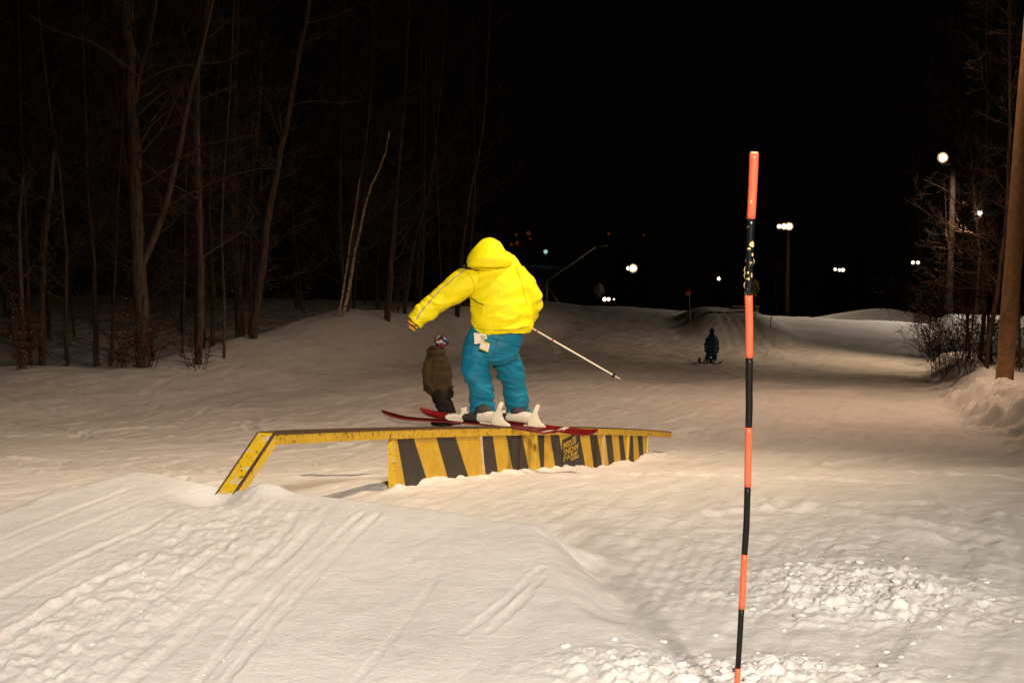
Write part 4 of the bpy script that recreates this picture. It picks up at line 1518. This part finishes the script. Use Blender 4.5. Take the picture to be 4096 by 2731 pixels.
def bystander(px, head_y, hip_y, foot_y, depth, jm, tm, hm, label, bend=0.0, hw=19):
    f = U(px, foot_y, depth)
    r = empty('person', (f.x, f.y, hz(f.x, f.y)))
    tag(r, label, 'person')
    g = F / depth                                   # px per metre
    H = hip_y - head_y
    sh = head_y + H * 0.34
    foot_real = foot_y
    body_mesh(r, depth, (px + bend, head_y + 8, 0), (px + bend * .8, sh - 6, 0), (px, hip_y, 0), None, None,
              [[(px - hw * .8, sh, 0), (px - hw, sh + H * .3, 0), (px - hw * .9, sh + H * .55, -.1)], [(px + hw * .8, sh, 0), (px + hw, sh + H * .3, 0), (px + hw * .9, sh + H * .55, -.1)]],
              [[(px - 6, hip_y, 0), (px - 8, (hip_y + foot_real) / 2, -.05), (px - 8, foot_real - 4, 0)], [(px + 6, hip_y, 0), (px + 8, (hip_y + foot_real) / 2, -.05), (px + 8, foot_real - 4, 0)]], 0.95, 0.035, (0.3, 1, 0))
    tj = rings([(px, hip_y + 8, 0, hw * .95, .17), (px, hip_y - 8, 0, hw, .19), (px + bend * .4, (hip_y + sh) / 2, 0, hw * 1.02, .19), (px + bend * .7, sh + 2, 0, hw * .92, .17), (px + bend * .9, sh - 8, 0, hw * .5, .1)], depth)
    a1 = limb([(px - hw * .8 + bend * .7, sh + 4, 0, 7), (px - hw * 1.05, sh + H * .32, 0, 6.5), (px - hw * .9, sh + H * .58, -.12, 5.5)], depth)
    a2 = limb([(px + hw * .8 + bend * .7, sh + 4, 0, 7), (px + hw * 1.05, sh + H * .32, 0, 6.5), (px + hw * .9, sh + H * .58, -.12, 5.5)], depth)
    remeshed('jacket', join(tj, a1, a2), 0.028, jm, r, 2, fold_fn(20, 0.02, 4, 4, 6))
    l1 = limb([(px - 6, hip_y - 2, 0, 10), (px - 8, (hip_y + foot_real) / 2, -.05, 8), (px - 8, foot_real - 3, 0, 7)], depth)
    l2 = limb([(px + 6, hip_y - 2, 0, 10), (px + 8, (hip_y + foot_real) / 2, -.05, 8), (px + 8, foot_real - 3, 0, 7)], depth)
    remeshed('trousers', join(l1, l2), 0.028, tm, r, 2)
    remeshed('beanie', rings([(px + bend, head_y + 12, 0, 8, .1), (px + bend, head_y + 4, 0, 8.5, .115), (px + bend, head_y - 2, 0, 5, .07)], depth), 0.022, hm, r, 1)
    for sg in (-1, 1):
        p = U(px + sg * 8, foot_real - 2, depth)
        remeshed('boot', join(loft([p + Vector((0, 0, .14)), p + Vector((0, 0, -.02))], [.08, .085], 10), loft([p + Vector((0, -.1, -.01)), p + Vector((0, .16, -.01))], [.07, .055], 10)), 0.025, 'boot_dark', r, 1)
        q = U(px + sg * hw * .9, sh + H * .60, depth - .12)
        remeshed('glove', join(sphere(q, .055, 10, 8), *[loft([q + Vector((-.03 + .02 * k, 0, -.03)), q + Vector((-.03 + .02 * k, .01, -.1))], [.014, .012], 8) for k in range(4)]), 0.014, 'beanie_black', r, 1)
    return r


gfy = 1365.5 - 0  # feet pixel from the ground below
fg = U(2395, 1240, GD)
gz = hz(fg.x, fg.y)
# pixel row of the ground at that spot
dzg = (gz - CAMH) / GD
row = 1365.5 + F * (math.tan(math.atan(-dzg) - PITCH))
bystander(2395, 1120, 1182, row, GD, 'jacket_grey', 'trouser_black', 'beanie_black', 'person in a pale grey jacket and dark trousers standing past the crest', 0, 15)
YD = 73.2
fg = U(3016, 1240, YD)
dzg = (hz(fg.x, fg.y) - CAMH) / YD
row = 1365.5 + F * (math.tan(math.atan(-dzg) - PITCH))
bystander(3008, 1098, 1176, row, YD, 'jacket_mustard', 'trouser_black', 'beanie_black', 'person in a mustard jacket on the far take-off, half hidden by the pole', 0, 22)

# low yellow box on top of the far take-off
c = D(1712, 709, 74.2)
r = empty('terrain_box', (c.x, c.y, hz(c.x, c.y)))
tag(r, 'low yellow terrain box lying on top of the far take-off', 'terrain box')
gz = hz(c.x, c.y)
cc = Vector((c.x, c.y, gz + 0.06))
obj('deck', box(cc + Vector((0, 0, .03)), Vector((.7, .1, 0)), Vector((-.03, .28, 0)), Vector((0, 0, .03))), 'worn_yellow_paint', r, False)
obj('side', box(cc + Vector((0, 0, -.12)), Vector((.66, .1, 0)), Vector((-.03, .25, 0)), Vector((0, 0, .119))), 'worn_yellow_paint', r, False)

# ------------------------------------------------------------------ the striped pole in front
PD = 5.0
pole = empty('marker_pole', D(1690, 1640, PD))
tag(pole, 'tall bamboo marker pole wound with orange and black tape', 'marker pole')
prof = [(349, 1732.5, 10.2), (357, 1732, 10.2), (430, 1729, 9.8), (503, 1725, 9.4), (566, 1722.5, 9.0), (600, 1721, 9.0), (678, 1719.5, 8.7), (750, 1721, 8.6), (822, 1721, 8.3), (900, 1720.5, 8.0), (930, 1721, 8.1), (981, 1719.5, 7.8), (1050, 1718.5, 7.5), (1118, 1717, 7.3), (1190, 1715, 7.2), (1205, 1714.6, 7.5), (1272, 1710, 7.0), (1335, 1707, 6.9), (1350, 1706.5, 7.1), (1398, 1703, 6.7), (1470, 1699, 6.4), (1533, 1695, 6.2), (1570, 1693, 6.1), (1640, 1689, 6.0), (1720, 1685, 5.9)]
pyv = np.array([p[0] for p in prof]); pxv = np.array([p[1] for p in prof]); pwv = np.array([p[2] for p in prof])


def pole_seg(y0, y1, grow, name, mat, segs=20, flare=0.0):
    n = max(3, int((y1 - y0) / 12))
    pts = []; rad = []
    for k in range(n + 1):
        yy = y0 + (y1 - y0) * k / n
        pts.append(D(float(np.interp(yy, pyv, pxv)), yy, PD))
        rad.append(float(np.interp(yy, pyv, pwv)) * PD / 3232.0 + grow)
    return obj(name, loft(pts, rad, segs), mat, pole)


pole_seg(349, 1720, -0.0012, 'cane', 'bamboo')
segs_ = [(353.5, 503, 'tape_orange'), (503.4, 678, 'tape_black_torn'), (678.4, 822, 'tape_orange'), (822.4, 981, 'tape_black'), (981.4, 1118, 'tape_orange'), (1118.4, 1272, 'tape_black'), (1272.4, 1398, 'tape_orange'), (1398.4, 1533, 'tape_black'), (1533.4, 1660, 'tape_orange')]
for a, b, m in segs_:
    pole_seg(a, b, 0.0004 if 'black' in m else 0.0009, 'tape_band', m)
# bare cane chips and a loose lip of torn tape
for (px, py, w_, h_) in ((1726, 561, 6.0, 7.0), (1719, 571, 4.2, 2.6), (1727, 585, 2.5, 4), (1717, 626, 2.2, 3.2), (1725, 632, 1.8, 6.0), (1718, 640, 2.5, 3.4), (1736, 352.5, 0.1, 0.1), (1724, 603, 3.2, 1.6), (1724, 463, 2.2, 3.0)):
    if w_ < 0.2:
        continue
    cx0 = float(np.interp(py, pyv, pxv)); rr0 = float(np.interp(py, pyv, pwv))
    fr = max(-0.9, min(0.9, (px - cx0) / rr0)); a0 = math.asin(fr)
    cen = D(cx0, py, PD); rad0 = rr0 * PD / 3232 + 0.0014
    V = []
    k_ = 9
    for i in range(k_):
        q = 2 * math.pi * i / k_
        jit = 0.8 + 0.4 * ((i * 37 % 11) / 11)
        aa = a0 + math.cos(q) * w_ / rr0 * jit
        V.append(cen + Vector((math.sin(aa) * rad0, -math.cos(aa) * rad0, math.sin(q) * h_ * jit * PD / 3232)))
    n = len(V)
    mid = cen + Vector((math.sin(a0) * (rad0 + .0006), -math.cos(a0) * (rad0 + .0006), 0))
    inn = [v + Vector((-math.sin(a0) * .0015, math.cos(a0) * .0015, 0)) for v in V]
    obj('tape_tear', (V + inn + [mid], [(i, (i + 1) % n, 2 * n) for i in range(n)] + [(i, i + n, (i + 1) % n + n, (i + 1) % n) for i in range(n)]), 'bamboo', pole, False)
for sgn, py in ((-1, 620), (-1, 655), (-1, 632), (1, 600)):
    cx0 = float(np.interp(py, pyv, pxv)); rr0 = float(np.interp(py, pyv, pwv))
    a = D(cx0 + sgn * rr0 * 0.95, py - 9, PD); b = D(cx0 + sgn * (rr0 + 2.5), py, PD); c = D(cx0 + sgn * (rr0 + 1.0), py + 8, PD)
    obj('tape_splinter', loft([a, b, c], [0.0006, 0.0014, 0.0005], 5), 'bamboo', pole)

# slim bamboo poles at the far take-off
for (xa, ya, xb, yb, dd, flag, lab) in ((1582, 664, 1588, 746, 66.5, True, 'thin bamboo stick with an orange tag left of the far take-off'), (1772, 716, 1769, 757, 69, False, 'thin bare bamboo stick right of the far take-off')):
    b = D(xb, yb, dd); b.z = hz(b.x, b.y)
    t = D(xa, ya, dd)
    r = empty('bamboo_stick', b)
    tag(r, lab, 'pole')
    obj('cane', loft([b - Vector((0, 0, .3)), b.lerp(t, .5), t], [.016, .016, .014], 8), 'wood_pole', r)
    if flag:
        obj('tag_plate', box(t + Vector((-.02, -.03, -.2)), Vector((.12, 0, 0)), Vector((0, .008, 0)), Vector((0, 0, .09))), 'sign_orange', r, False)
    else:
        obj('tape_band', loft([t - Vector((0, 0, .4)), t - Vector((0, 0, .1))], [.019, .018], 8), 'sign_orange', r)

# ------------------------------------------------------------------ snow gun
GY = 88.0
gb = D(1262, 700, GY)
gzg = hz(gb.x, gb.y)
gun = empty('snow_gun', (gb.x, gb.y, gzg))
tag(gun, 'snowmaking lance slanting up from a steel stand behind the skier', 'snow gun')
l0 = D(1236, 658, GY); l1 = D(1368, 567, GY); l2 = D(1396, 564, GY)
obj('lance', loft([l0, l0.lerp(l1, .5), l1], [.10, .09, .075], 10), 'galvanised', gun)
obj('nozzle_arm', loft([l1, l2], [.05, .035], 10), 'galvanised', gun)
obj('control_box', box(D(1240, 657, GY) + Vector((0, -.2, 0)), Vector((.18, 0, .05)), Vector((0, .12, 0)), Vector((-.03, 0, .12))), 'gun_red', gun, False)
pv = D(1255, 645, GY)
obj('stand_post', loft([Vector((pv.x, pv.y, gzg - .2)), pv], [.09, .08], 10), 'galvanised', gun)
for dx, dy in ((-.9, -.5), (1.0, -.3), (0.1, 1.0)):
    obj('stand_leg', loft([Vector((pv.x + dx, pv.y + dy, hz(pv.x + dx, pv.y + dy) - .1)), Vector((pv.x, pv.y, (gzg + pv.z) / 2 + .6))], [.045, .04], 8), 'galvanised', gun)

# ------------------------------------------------------------------ trees


class Tubes:
    def __init__(self):
        self.V = []; self.F = []

    def tube(self, pts, r0, r1, n):
        base = len(self.V)
        m = len(pts)
        for i, p in enumerate(pts):
            t = (pts[min(i + 1, m - 1)] - pts[max(i - 1, 0)]).normalized()
            a = t.orthogonal().normalized(); b = t.cross(a)
            rr = r0 + (r1 - r0) * i / (m - 1)
            for k in range(n):
                q = 2 * math.pi * k / n
                self.V.append(p + a * (rr * math.cos(q)) + b * (rr * math.sin(q)))
        for i in range(m - 1):
            for k in range(n):
                k2 = (k + 1) % n
                self.F.append((base + i * n + k, base + i * n + k2, base + (i + 1) * n + k2, base + (i + 1) * n + k))


def wander(p, d, L, n, rg, curl=0.12, lift=0.05):
    pts = [p.copy()]
    d = d.normalized()
    for i in range(n):
        d = (d + Vector((rg.gauss(0, curl), rg.gauss(0, curl), rg.gauss(0, curl) + lift))).normalized()
        p = p + d * (L / n)
        pts.append(p.copy())
    return pts


def at_poly(pts, t):
    f = t * (len(pts) - 1); i = min(int(f), len(pts) - 2)
    return pts[i].lerp(pts[i + 1], f - i), (pts[i + 1] - pts[i]).normalized()


def branches(tb, pts, r0, r1, rg, count, tmin, length, depth, pitch=0.7, thin=1.0):
    for i in range(count):
        t = tmin + (0.98 - tmin) * ((i + rg.random()) / count)
        p, d = at_poly(pts, t)
        az = rg.uniform(0, 2 * math.pi)
        side = Vector((math.cos(az), math.sin(az), 0))
        side = (side - d * side.dot(d)).normalized()
        k = rg.uniform(0.35, 0.95) * pitch
        dd = (side * math.cos(k * 0.9) + d * math.sin(k * 0.9) + Vector((0, 0, 0.1))).normalized()
        L = length * rg.uniform(0.45, 1.1) * (1.0 - 0.45 * t)
        rb = (r0 + (r1 - r0) * t) * rg.uniform(0.22, 0.42) * thin
        rb = max(rb, 0.0085)
        bp = wander(p, dd, L, 6 if depth > 0 else 4, rg, 0.13, 0.07)
        tb.tube(bp, rb, max(0.0055, rb * 0.22), 5 if rb > 0.02 else 3)
        if depth > 0:
            branches(tb, bp, rb, rb * 0.2, rg, 7 if depth > 1 else 5, 0.15, L * 0.55, depth - 1, 0.75)


def make_tree(name, base, path, r0, r1, rg, label, nb=12, blen=3.0, tmin=0.25, depth=2, bark_='bark_brown', group=None, extra=(), twig='bark_twig', cat='tree', segs=9):
    """path: list of world points of the trunk from the ground up"""
    root = empty(name, base)
    tag(root, label, cat, group)
    tt = Tubes()
    full = []
    for a, b in zip(path[:-1], path[1:]):
        for k in range(3):
            q = a.lerp(b, k / 3) + Vector((rg.gauss(0, r0 * .12), rg.gauss(0, r0 * .12), 0))
            full.append(q)
    full.append(path[-1])
    full[0] = path[0] - Vector((0, 0, 0.5))
    tt.tube(full, r0 * 1.06, r1, segs)
    cr = Tubes()
    branches(cr, full, r0, r1, rg, nb, tmin, blen, depth)
    for ex, ra, rb, n_, bl in extra:
        cr.tube(ex, ra, rb, 7)
        branches(cr, ex, ra, rb, rg, n_, 0.2, bl, depth - 1 if depth > 1 else 1)
    obj('trunk', (tt.V, tt.F), bark_, root)
    obj('crown', (cr.V, cr.F), twig, root)
    return root


def px_path(pts, depth):
    """pixels of the 2352 view, ground first; base sits on the terrain"""
    out = [D(a, b, depth) for a, b in pts]
    out[0].z = hz(out[0].x, out[0].y)
    return out


def r5(X, Y): return (X * 0.5676, Y * 0.5676)       # zoomed left view -> 2352 view
def r6(X, Y): return ((1000 + X * 0.7013) * 0.57422, (400 + Y * 0.7013) * 0.57422)


tg = random.Random(21)


def up_from(p, pts, more):
    """carry a trunk on above the frame"""
    d = (p[-1] - p[-2]).normalized()
    return p + [p[-1] + (d * 0.7 + Vector((0, 0, 0.5))).normalized() * more]


# the large forked tree
T1d = 36.0
tp1 = px_path([r5(585, 1520), r5(566, 1150), r5(556, 900), r5(543, 600), r5(528, 400), r5(520, 200), r5(505, 0)], T1d)
tp1 = up_from(tp1, None, 5)


def exd(pts, d, dy=0):
    return [D(*r5(a, b), d + dy * i) for i, (a, b) in enumerate(pts)]


ex = [(exd([(572, 1080), (625, 960), (672, 830), (702, 700), (735, 560), (752, 450), (780, 330), (820, 180), (860, 0)], T1d, -.06), .10, .05, 10, 2.2),
      (exd([(543, 420), (565, 300), (600, 180), (622, 60), (640, -60)], T1d, .05), .085, .05, 7, 2.2),
      (exd([(512, 280), (440, 215), (365, 168), (290, 145), (200, 115), (120, 60)], T1d, -.1), .05, .015, 6, 1.6),
      (exd([(566, 340), (640, 295), (720, 268), (810, 258), (900, 252), (1010, 200)], T1d, .1), .04, .012, 6, 1.5),
      (exd([(566, 582), (610, 510), (660, 462), (740, 418), (830, 395), (960, 340)], T1d, -.1), .04, .012, 6, 1.5),
      (exd([(572, 748), (630, 715), (690, 672), (760, 620), (830, 585), (950, 560), (1060, 540)], T1d, -.15), .04, .012, 7, 1.6),
      (exd([(690, 830), (760, 785), (850, 745), (950, 705), (1040, 685), (1130, 680)], T1d, -.1), .03, .010, 6, 1.3),
      (exd([(575, 875), (640, 868), (700, 850), (760, 842)], T1d, -.1), .02, .008, 4, 1.0),
      (exd([(640, 950), (700, 905), (750, 845)], T1d, -.1), .02, .008, 3, .8)]
make_tree('bare_tree', tp1[0], tp1, 0.185, 0.10, tg, 'thick forked bare tree at the front of the left wood', 10, 3.2, 0.35, 2, extra=ex, segs=12)
main = [
    ([r5(800, 1500), r5(812, 1250), r5(810, 1000), r5(800, 750), r5(795, 500), r5(798, 300), r5(830, 100)], 37, .10, .05, 'straight slim tree standing right of the thick forked tree', 14, 2.8),
    ([r5(1020, 1418), r5(1040, 1250), r5(1062, 1080), r5(1085, 880), r5(1112, 730), r5(1150, 540), r5(1195, 300), r5(1240, 60)], 42, .125, .06, 'slanting tree at the snow edge left of the twin birches', 16, 3.4),
    ([r5(90, 1512), r5(88, 1300), r5(82, 1100), r5(76, 880), r5(95, 700)], 35, .07, .035, 'thin tree with a few clinging leaves beside the broken trunk', 9, 1.6),
    ([r5(165, 1470), r5(170, 1200), r5(182, 950), r5(205, 760), r5(218, 610)], 38, .085, .06, 'broken topped trunk with splintered pale tip', 6, 2.6),
    ([r5(388, 1440), r5(383, 1200), r5(378, 1000), r5(352, 760), r5(345, 500)], 42, .07, .03, 'slender tree left of the thick forked tree', 10, 2.0),
    ([r5(905, 1490), r5(908, 1250), r5(895, 950), r5(905, 700), r5(930, 400)], 38.5, .045, .02, 'whip thin sapling between two slim trees', 9, 1.4),
    ([r5(975, 1365), r5(960, 1100), r5(945, 800), r5(945, 450), r5(955, 100)], 50, .16, .09, 'dim thick trunk set back behind the slanting tree', 10, 3.5),
    ([r6(780, 1285), r6(800, 1000), r6(812, 830), r6(830, 560), r6(855, 300), r6(880, 0)], 50, .11, .05, 'bare tree right of the twin birches', 14, 3.2),
    ([r6(880, 1245), r6(905, 1000), r6(930, 840), r6(965, 700), r6(1022, 515), r6(1060, 250)], 54, .085, .03, 'crooked tree above the skier\'s outstretched arm', 12, 2.6),
    ([r6(1180, 1285), r6(1195, 1000), r6(1212, 800), r6(1245, 560), r6(1285, 380), r6(1325, 170), r6(1340, 0)], 58, .10, .045, 'tall pale tree rising behind the yellow hood', 12, 2.6),
    ([r6(960, 1240), r6(985, 900), r6(985, 600), r6(995, 200)], 62, .09, .05, 'far tree between the crooked tree and the pale one', 10, 3.0),
    ([r6(735, 1290), r6(740, 1180), r6(720, 1040)], 57, .05, .02, 'short leaning sapling on the snow bank by the skier\'s sleeve', 6, 1.2),
]
for pts, dpt, ra, rb, lab, nb, bl in main:
    p = px_path(pts, dpt)
    if 'broken' not in lab and 'short' not in lab:
        p = up_from(p, None, 4)
    make_tree('bare_tree', p[0], p, ra, rb, tg, lab, nb, bl, 0.22, 2)
# twin birches
pa_ = px_path([r6(502, 1312), r6(525, 1130), r6(552, 950), r6(575, 780), r6(602, 620), r6(625, 450)], 48)
make_tree('birch_tree', pa_[0], pa_, .042, .022, tg, 'shorter pale stem of the twin birches', 6, 1.4, 0.5, 1, 'bark_birch')
pb_ = px_path([r6(532, 1312), r6(552, 1130), r6(582, 980), r6(600, 850), r6(628, 740), r6(652, 620), r6(690, 490), r6(740, 390), r6(772, 300), r6(796, 180)], 48.1)
make_tree('birch_tree', pb_[0], pb_, .062, .028, tg, 'taller curving pale stem of the twin birches', 7, 1.5, 0.55, 1, 'bark_birch')

# unnamed thin trees of the wood: prototypes copied with their parts
protos = []
for k in range(6):
    H = tg.uniform(11, 16)
    lean = Vector((tg.uniform(-.12, .12), tg.uniform(-.1, .1), 1)).normalized()
    pth = wander(Vector((0, 0, 0)), lean, H, 6, tg, 0.05, 0.06)
    protos.append(make_tree('bare_tree', (0, 0, 0), pth, tg.uniform(.035, .085), .018, tg, 'dim slender bare tree deep in the left wood', 26, 4.2, 0.08, 2, group='dim trees deep in the left wood', segs=7))
WL = 'dim slender bare tree deep in the left wood'
fresh = [True] * 6


def place_proto(k, x, y, s, rz, label, group):
    if fresh[k]:
        o = protos[k]; fresh[k] = False
    else:
        o = copy_tree(protos[k])
    o.location = (x, y, hz(x, y)); o.scale = (s, s, s); o.rotation_euler = (0, 0, rz)
    o['label'] = label; o['group'] = group
    return o


for i in range(54):
    y = tg.uniform(39, 84)
    u = (i + tg.random()) / 54
    edge = (-7.5 + (min(y, 70) - 34) * (9.0 / 34)) / y
    xr = -0.40 + (edge - 0.035 + 0.40) * u
    place_proto(i % 6, xr * y, y, tg.uniform(.75, 1.25), tg.uniform(0, 6.28), WL, 'dim trees deep in the left wood')
RL = 'dim bare tree in the wood beyond the right bank'
for i, (px, y) in enumerate(((2345, 34), (2250, 40), (2230, 52), (2280, 46), (2218, 62), (2232, 72), (2330, 60), (2150, 96), (2120, 100), (2262, 33.5), (2170, 84.6))):
    p = D(px, 800, y)
    place_proto((i * 5 + 1) % 6, p.x, y, tg.uniform(.6, .95), tg.uniform(0, 6.28), RL, 'dim trees beyond the right bank')
FL = 'far bare tree standing in the dark past the crest'
for i in range(34):
    y = tg.uniform(120, 210)
    px = tg.uniform(1290, 2060)
    p = D(px, 700, y)
    place_proto((i * 7 + 2) % 6, p.x, y, tg.uniform(.5, .85), tg.uniform(0, 6.28), FL, 'far trees past the crest')
p = D(1786, 720, 108)
o = place_proto(3, p.x, 108, .52, 1.0, 'small lit bare tree just left of the triple floodlight mast', None)
if 'group' in o: del o['group']

# shrubs: thin stems in a spray, some with dead leaves
def shrub(x, y, H, n, rg, label, leaves=0, group=None, spread=0.5, mat='bark_rust'):
    z = hz(x, y)
    root = empty('shrub', (x, y, z))
    tag(root, label, 'shrub', group)
    tb = Tubes(); lv = ([], [])
    for i in range(n):
        a = rg.uniform(0, 6.28)
        d = Vector((math.cos(a) * spread * rg.random(), math.sin(a) * spread * rg.random(), 1))
        p0 = Vector((x + rg.gauss(0, .15), y + rg.gauss(0, .15), z - .1))
        pts = wander(p0, d, H * rg.uniform(.5, 1.1), 6, rg, 0.12, 0.0)
        tb.tube(pts, .013, .004, 4)
        branches(tb, pts, .012, .004, rg, 5, .3, H * .35, 1)
        for k in range(leaves):
            q, dd = at_poly(pts, rg.uniform(.25, 1))
            q = q + Vector((rg.gauss(0, .12), rg.gauss(0, .12), rg.gauss(0, .08)))
            e1 = Vector((rg.gauss(0, 1), rg.gauss(0, 1), rg.gauss(0, 1))).normalized() * .035
            e2 = e1.orthogonal().normalized() * .02
            b = len(lv[0])
            lv[0].extend([q - e1, q + e2, q + e1, q - e2]); lv[1].append((b, b + 1, b + 2, b + 3))
    obj('stems', (tb.V, tb.F), mat, root)
    if leaves:
        lo_ = obj('leaves', lv, 'leaf_tan', root, False)
        lo_['kind'] = 'stuff'
    return root


def shrub_px(px, y, *a, **k):
    p = D(px, 800, y)
    return shrub(p.x, y, *a, **k)


shrub_px(330, 35.6, 1.8, 11, tg, 'leafy brush around the foot of the thick forked tree', 7)
shrub_px(262, 35.2, 1.0, 9, tg, 'short bent twigs left of the thick forked tree', 2)
shrub_px(52, 34.6, 2.6, 7, tg, 'sapling brush holding tan leaves by the thin tree', 12)
shrub_px(455, 36.4, 1.2, 7, tg, 'low brush at the foot of the straight slim tree', 4)
shrub_px(905, 53, 3.2, 8, tg, 'tan leaved beech brush behind the skier\'s forearm', 16, mat='bark_brown')
shrub_px(700, 48, 1.6, 6, tg, 'bare brush left of the twin birches', 2)
SB = 'tangled reddish brush along the right bank'
for i, (px, y, H) in enumerate(((2140, 60, 3.4), (2165, 55, 3.2), (2150, 47, 2.4), (2190, 44, 2.8), (2215, 38, 2.2), (2240, 36, 2.2), (2130, 66, 3.0), (2180, 64, 4.6), (2200, 50, 4.0), (2262, 42, 3.4), (2320, 38, 3.0), (2120, 72, 3.4), (2345, 33, 1.5))):
    shrub_px(px, y, H, 9, tg, SB, 0, 'brush along the right bank', 0.75)

# branches caught in the light in front of the right lamp
lp = D(2190, 400, 83.6)
p = [Vector((lp.x + 1.6, 83.6, hz(lp.x + 1.6, 83.6))), Vector((lp.x + 1.7, 83.6, -0.5)), Vector((lp.x + 1.3, 83.6, 2.6)), Vector((lp.x + 1.0, 83.6, 5.4)), Vector((lp.x + .6, 83.6, 8.5))]
ex = [([D(2205, 470, 83.6), D(2180, 440, 83.5), D(2150, 425, 83.4), D(2120, 412, 83.3)], .035, .012, 6, 1.2),
      ([D(2200, 400, 83.6), D(2175, 385, 83.5), D(2150, 362, 83.4), D(2138, 335, 83.4)], .03, .01, 6, 1.2),
      ([D(2200, 395, 83.6), D(2225, 410, 83.5), D(2250, 440, 83.5), D(2262, 480, 83.5)], .03, .01, 6, 1.2),
      ([D(2200, 420, 83.6), D(2170, 402, 83.3), D(2145, 396, 83.3)], .03, .01, 6, 1.0)]
make_tree('bare_tree', p[0], p, .10, .03, tg, 'bare tree with branches glowing around the bright right lamp', 16, 2.8, 0.3, 2, 'bark_rust', extra=ex)

# ------------------------------------------------------------------ loose snow
def lump(rg, r):
    bm = bmesh.new()
    bmesh.ops.create_icosphere(bm, subdivisions=2, radius=1)
    off = Vector((rg.uniform(-9, 9), rg.uniform(-9, 9), rg.uniform(-9, 9)))
    sc = Vector((rg.uniform(.8, 1.3), rg.uniform(.8, 1.3), rg.uniform(.55, .85)))
    for v in bm.verts:
        k = 1 + .5 * mnoise.noise(v.co * 1.4 + off) + .3 * mnoise.noise(v.co * 3.3 + off)
        v.co = Vector((v.co.x * sc.x * k, v.co.y * sc.y * k, v.co.z * sc.z * k)) * r
    me = bpy.data.meshes.new('snow_clump'); bm.to_mesh(me); bm.free()
    me.materials.append(MATS['snow'])
    me.polygons.foreach_set('use_smooth', [True] * len(me.polygons))
    return me


lumps = [lump(tg, 1.0) for _ in range(9)]
gh = lambda x, y: float((height0(np.array([x]), np.array([y])) + detail_h(np.array([x]), np.array([y])))[0]) + CAMH


def clumps(cx, cy, rx, ry, n, rmin, rmax, label, group, power=0.5):
    P = []
    for i in range(n):
        a = tg.uniform(0, 6.28); q = min(1.7, abs(tg.gauss(0, .62)))
        P.append((cx + math.cos(a) * q * rx, cy + math.sin(a) * q * ry, rmin + (rmax - rmin) * tg.random() ** 4))
    xs = np.array([p[0] for p in P]); ys_ = np.array([p[1] for p in P])
    zs = height0(xs, ys_) + detail_h(xs, ys_) + CAMH
    P = [(x, y, r_, z) for (x, y, r_), z in zip(P, zs)]
    P.sort(key=lambda p: -p[2])
    k = int(len(P) * 0.09)
    for i, (x, y, r_, z) in enumerate(P[:k]):
        o = bpy.data.objects.new('snow_clump', lumps[i % 9])
        COL.objects.link(o)
        o.location = (x, y, z - r_ * .15); o.scale = (r_, r_, r_ * tg.uniform(.6, 1)); o.rotation_euler = (tg.uniform(-.4, .4), tg.uniform(-.4, .4), tg.uniform(0, 6))
        tag(o, label, 'snow clump', group)
    V = []; Fc = []
    for i, (x, y, r_, z) in enumerate(P[k:]):
        me = lumps[i % 9]
        ca, sa_ = math.cos(i * 1.7), math.sin(i * 1.7)
        b = len(V)
        for v in me.vertices:
            V.append((x + (v.co.x * ca - v.co.y * sa_) * r_, y + (v.co.x * sa_ + v.co.y * ca) * r_, z + v.co.z * r_ * .9 + r_ * .0))
        Fc += [tuple(b + j for j in p_.vertices) for p_ in me.polygons]
    return V, Fc


stuff = []
stuff.append(clumps(RUB[0][0], RUB[0][1], 0.72, 0.62, 430, .003, .038, 'rough snow clump in the churned heap right of the marker pole', 'clumps in the churned heap'))
stuff.append(clumps(RUB[1][0] + .05, RUB[1][1], 0.75, 0.45, 240, .003, .038, 'snow clump kicked up around the foot of the marker pole', 'clumps at the marker pole'))
stuff.append(clumps(RUB[2][0], RUB[2][1], 1.0, 1.2, 240, .003, .012, 'small snow clump scattered behind the marker pole', 'clumps behind the marker pole', .7))
cx, cy = gD(1750, 1180)
stuff.append(clumps(cx - .6, cy, 2.2, 1.8, 110, .003, .010, 'snow crumb on the flat snow downhill of the marker pole', 'crumbs past the marker pole', .8))
cx, cy = gD(1230, 1150)
stuff.append(clumps(cx, cy, 2.0, 1.0, 80, .003, .008, 'snow crumb on the snow between the take-off and the rail box', 'crumbs before the rail box', .8))
cx, cy = gD(300, 1390)
stuff.append(clumps(cx, cy, 0.8, 1.3, 90, .003, .011, 'snow crumb in the rough band on the left of the take-off', 'crumbs on the take-off', .8))
cx, cy = gD(330, 1060)
stuff.append(clumps(cx, cy, 2.2, 1.3, 120, .005, .025, 'snow crumb behind the left lip of the take-off', 'crumbs behind the take-off', .8))
lo_ = obj('loose_snow', join(*stuff), 'snow')
tag(lo_, 'fine loose snow crumbs scattered over the run', 'snow', kind='stuff')

bpy.data.scenes.remove(WORK)
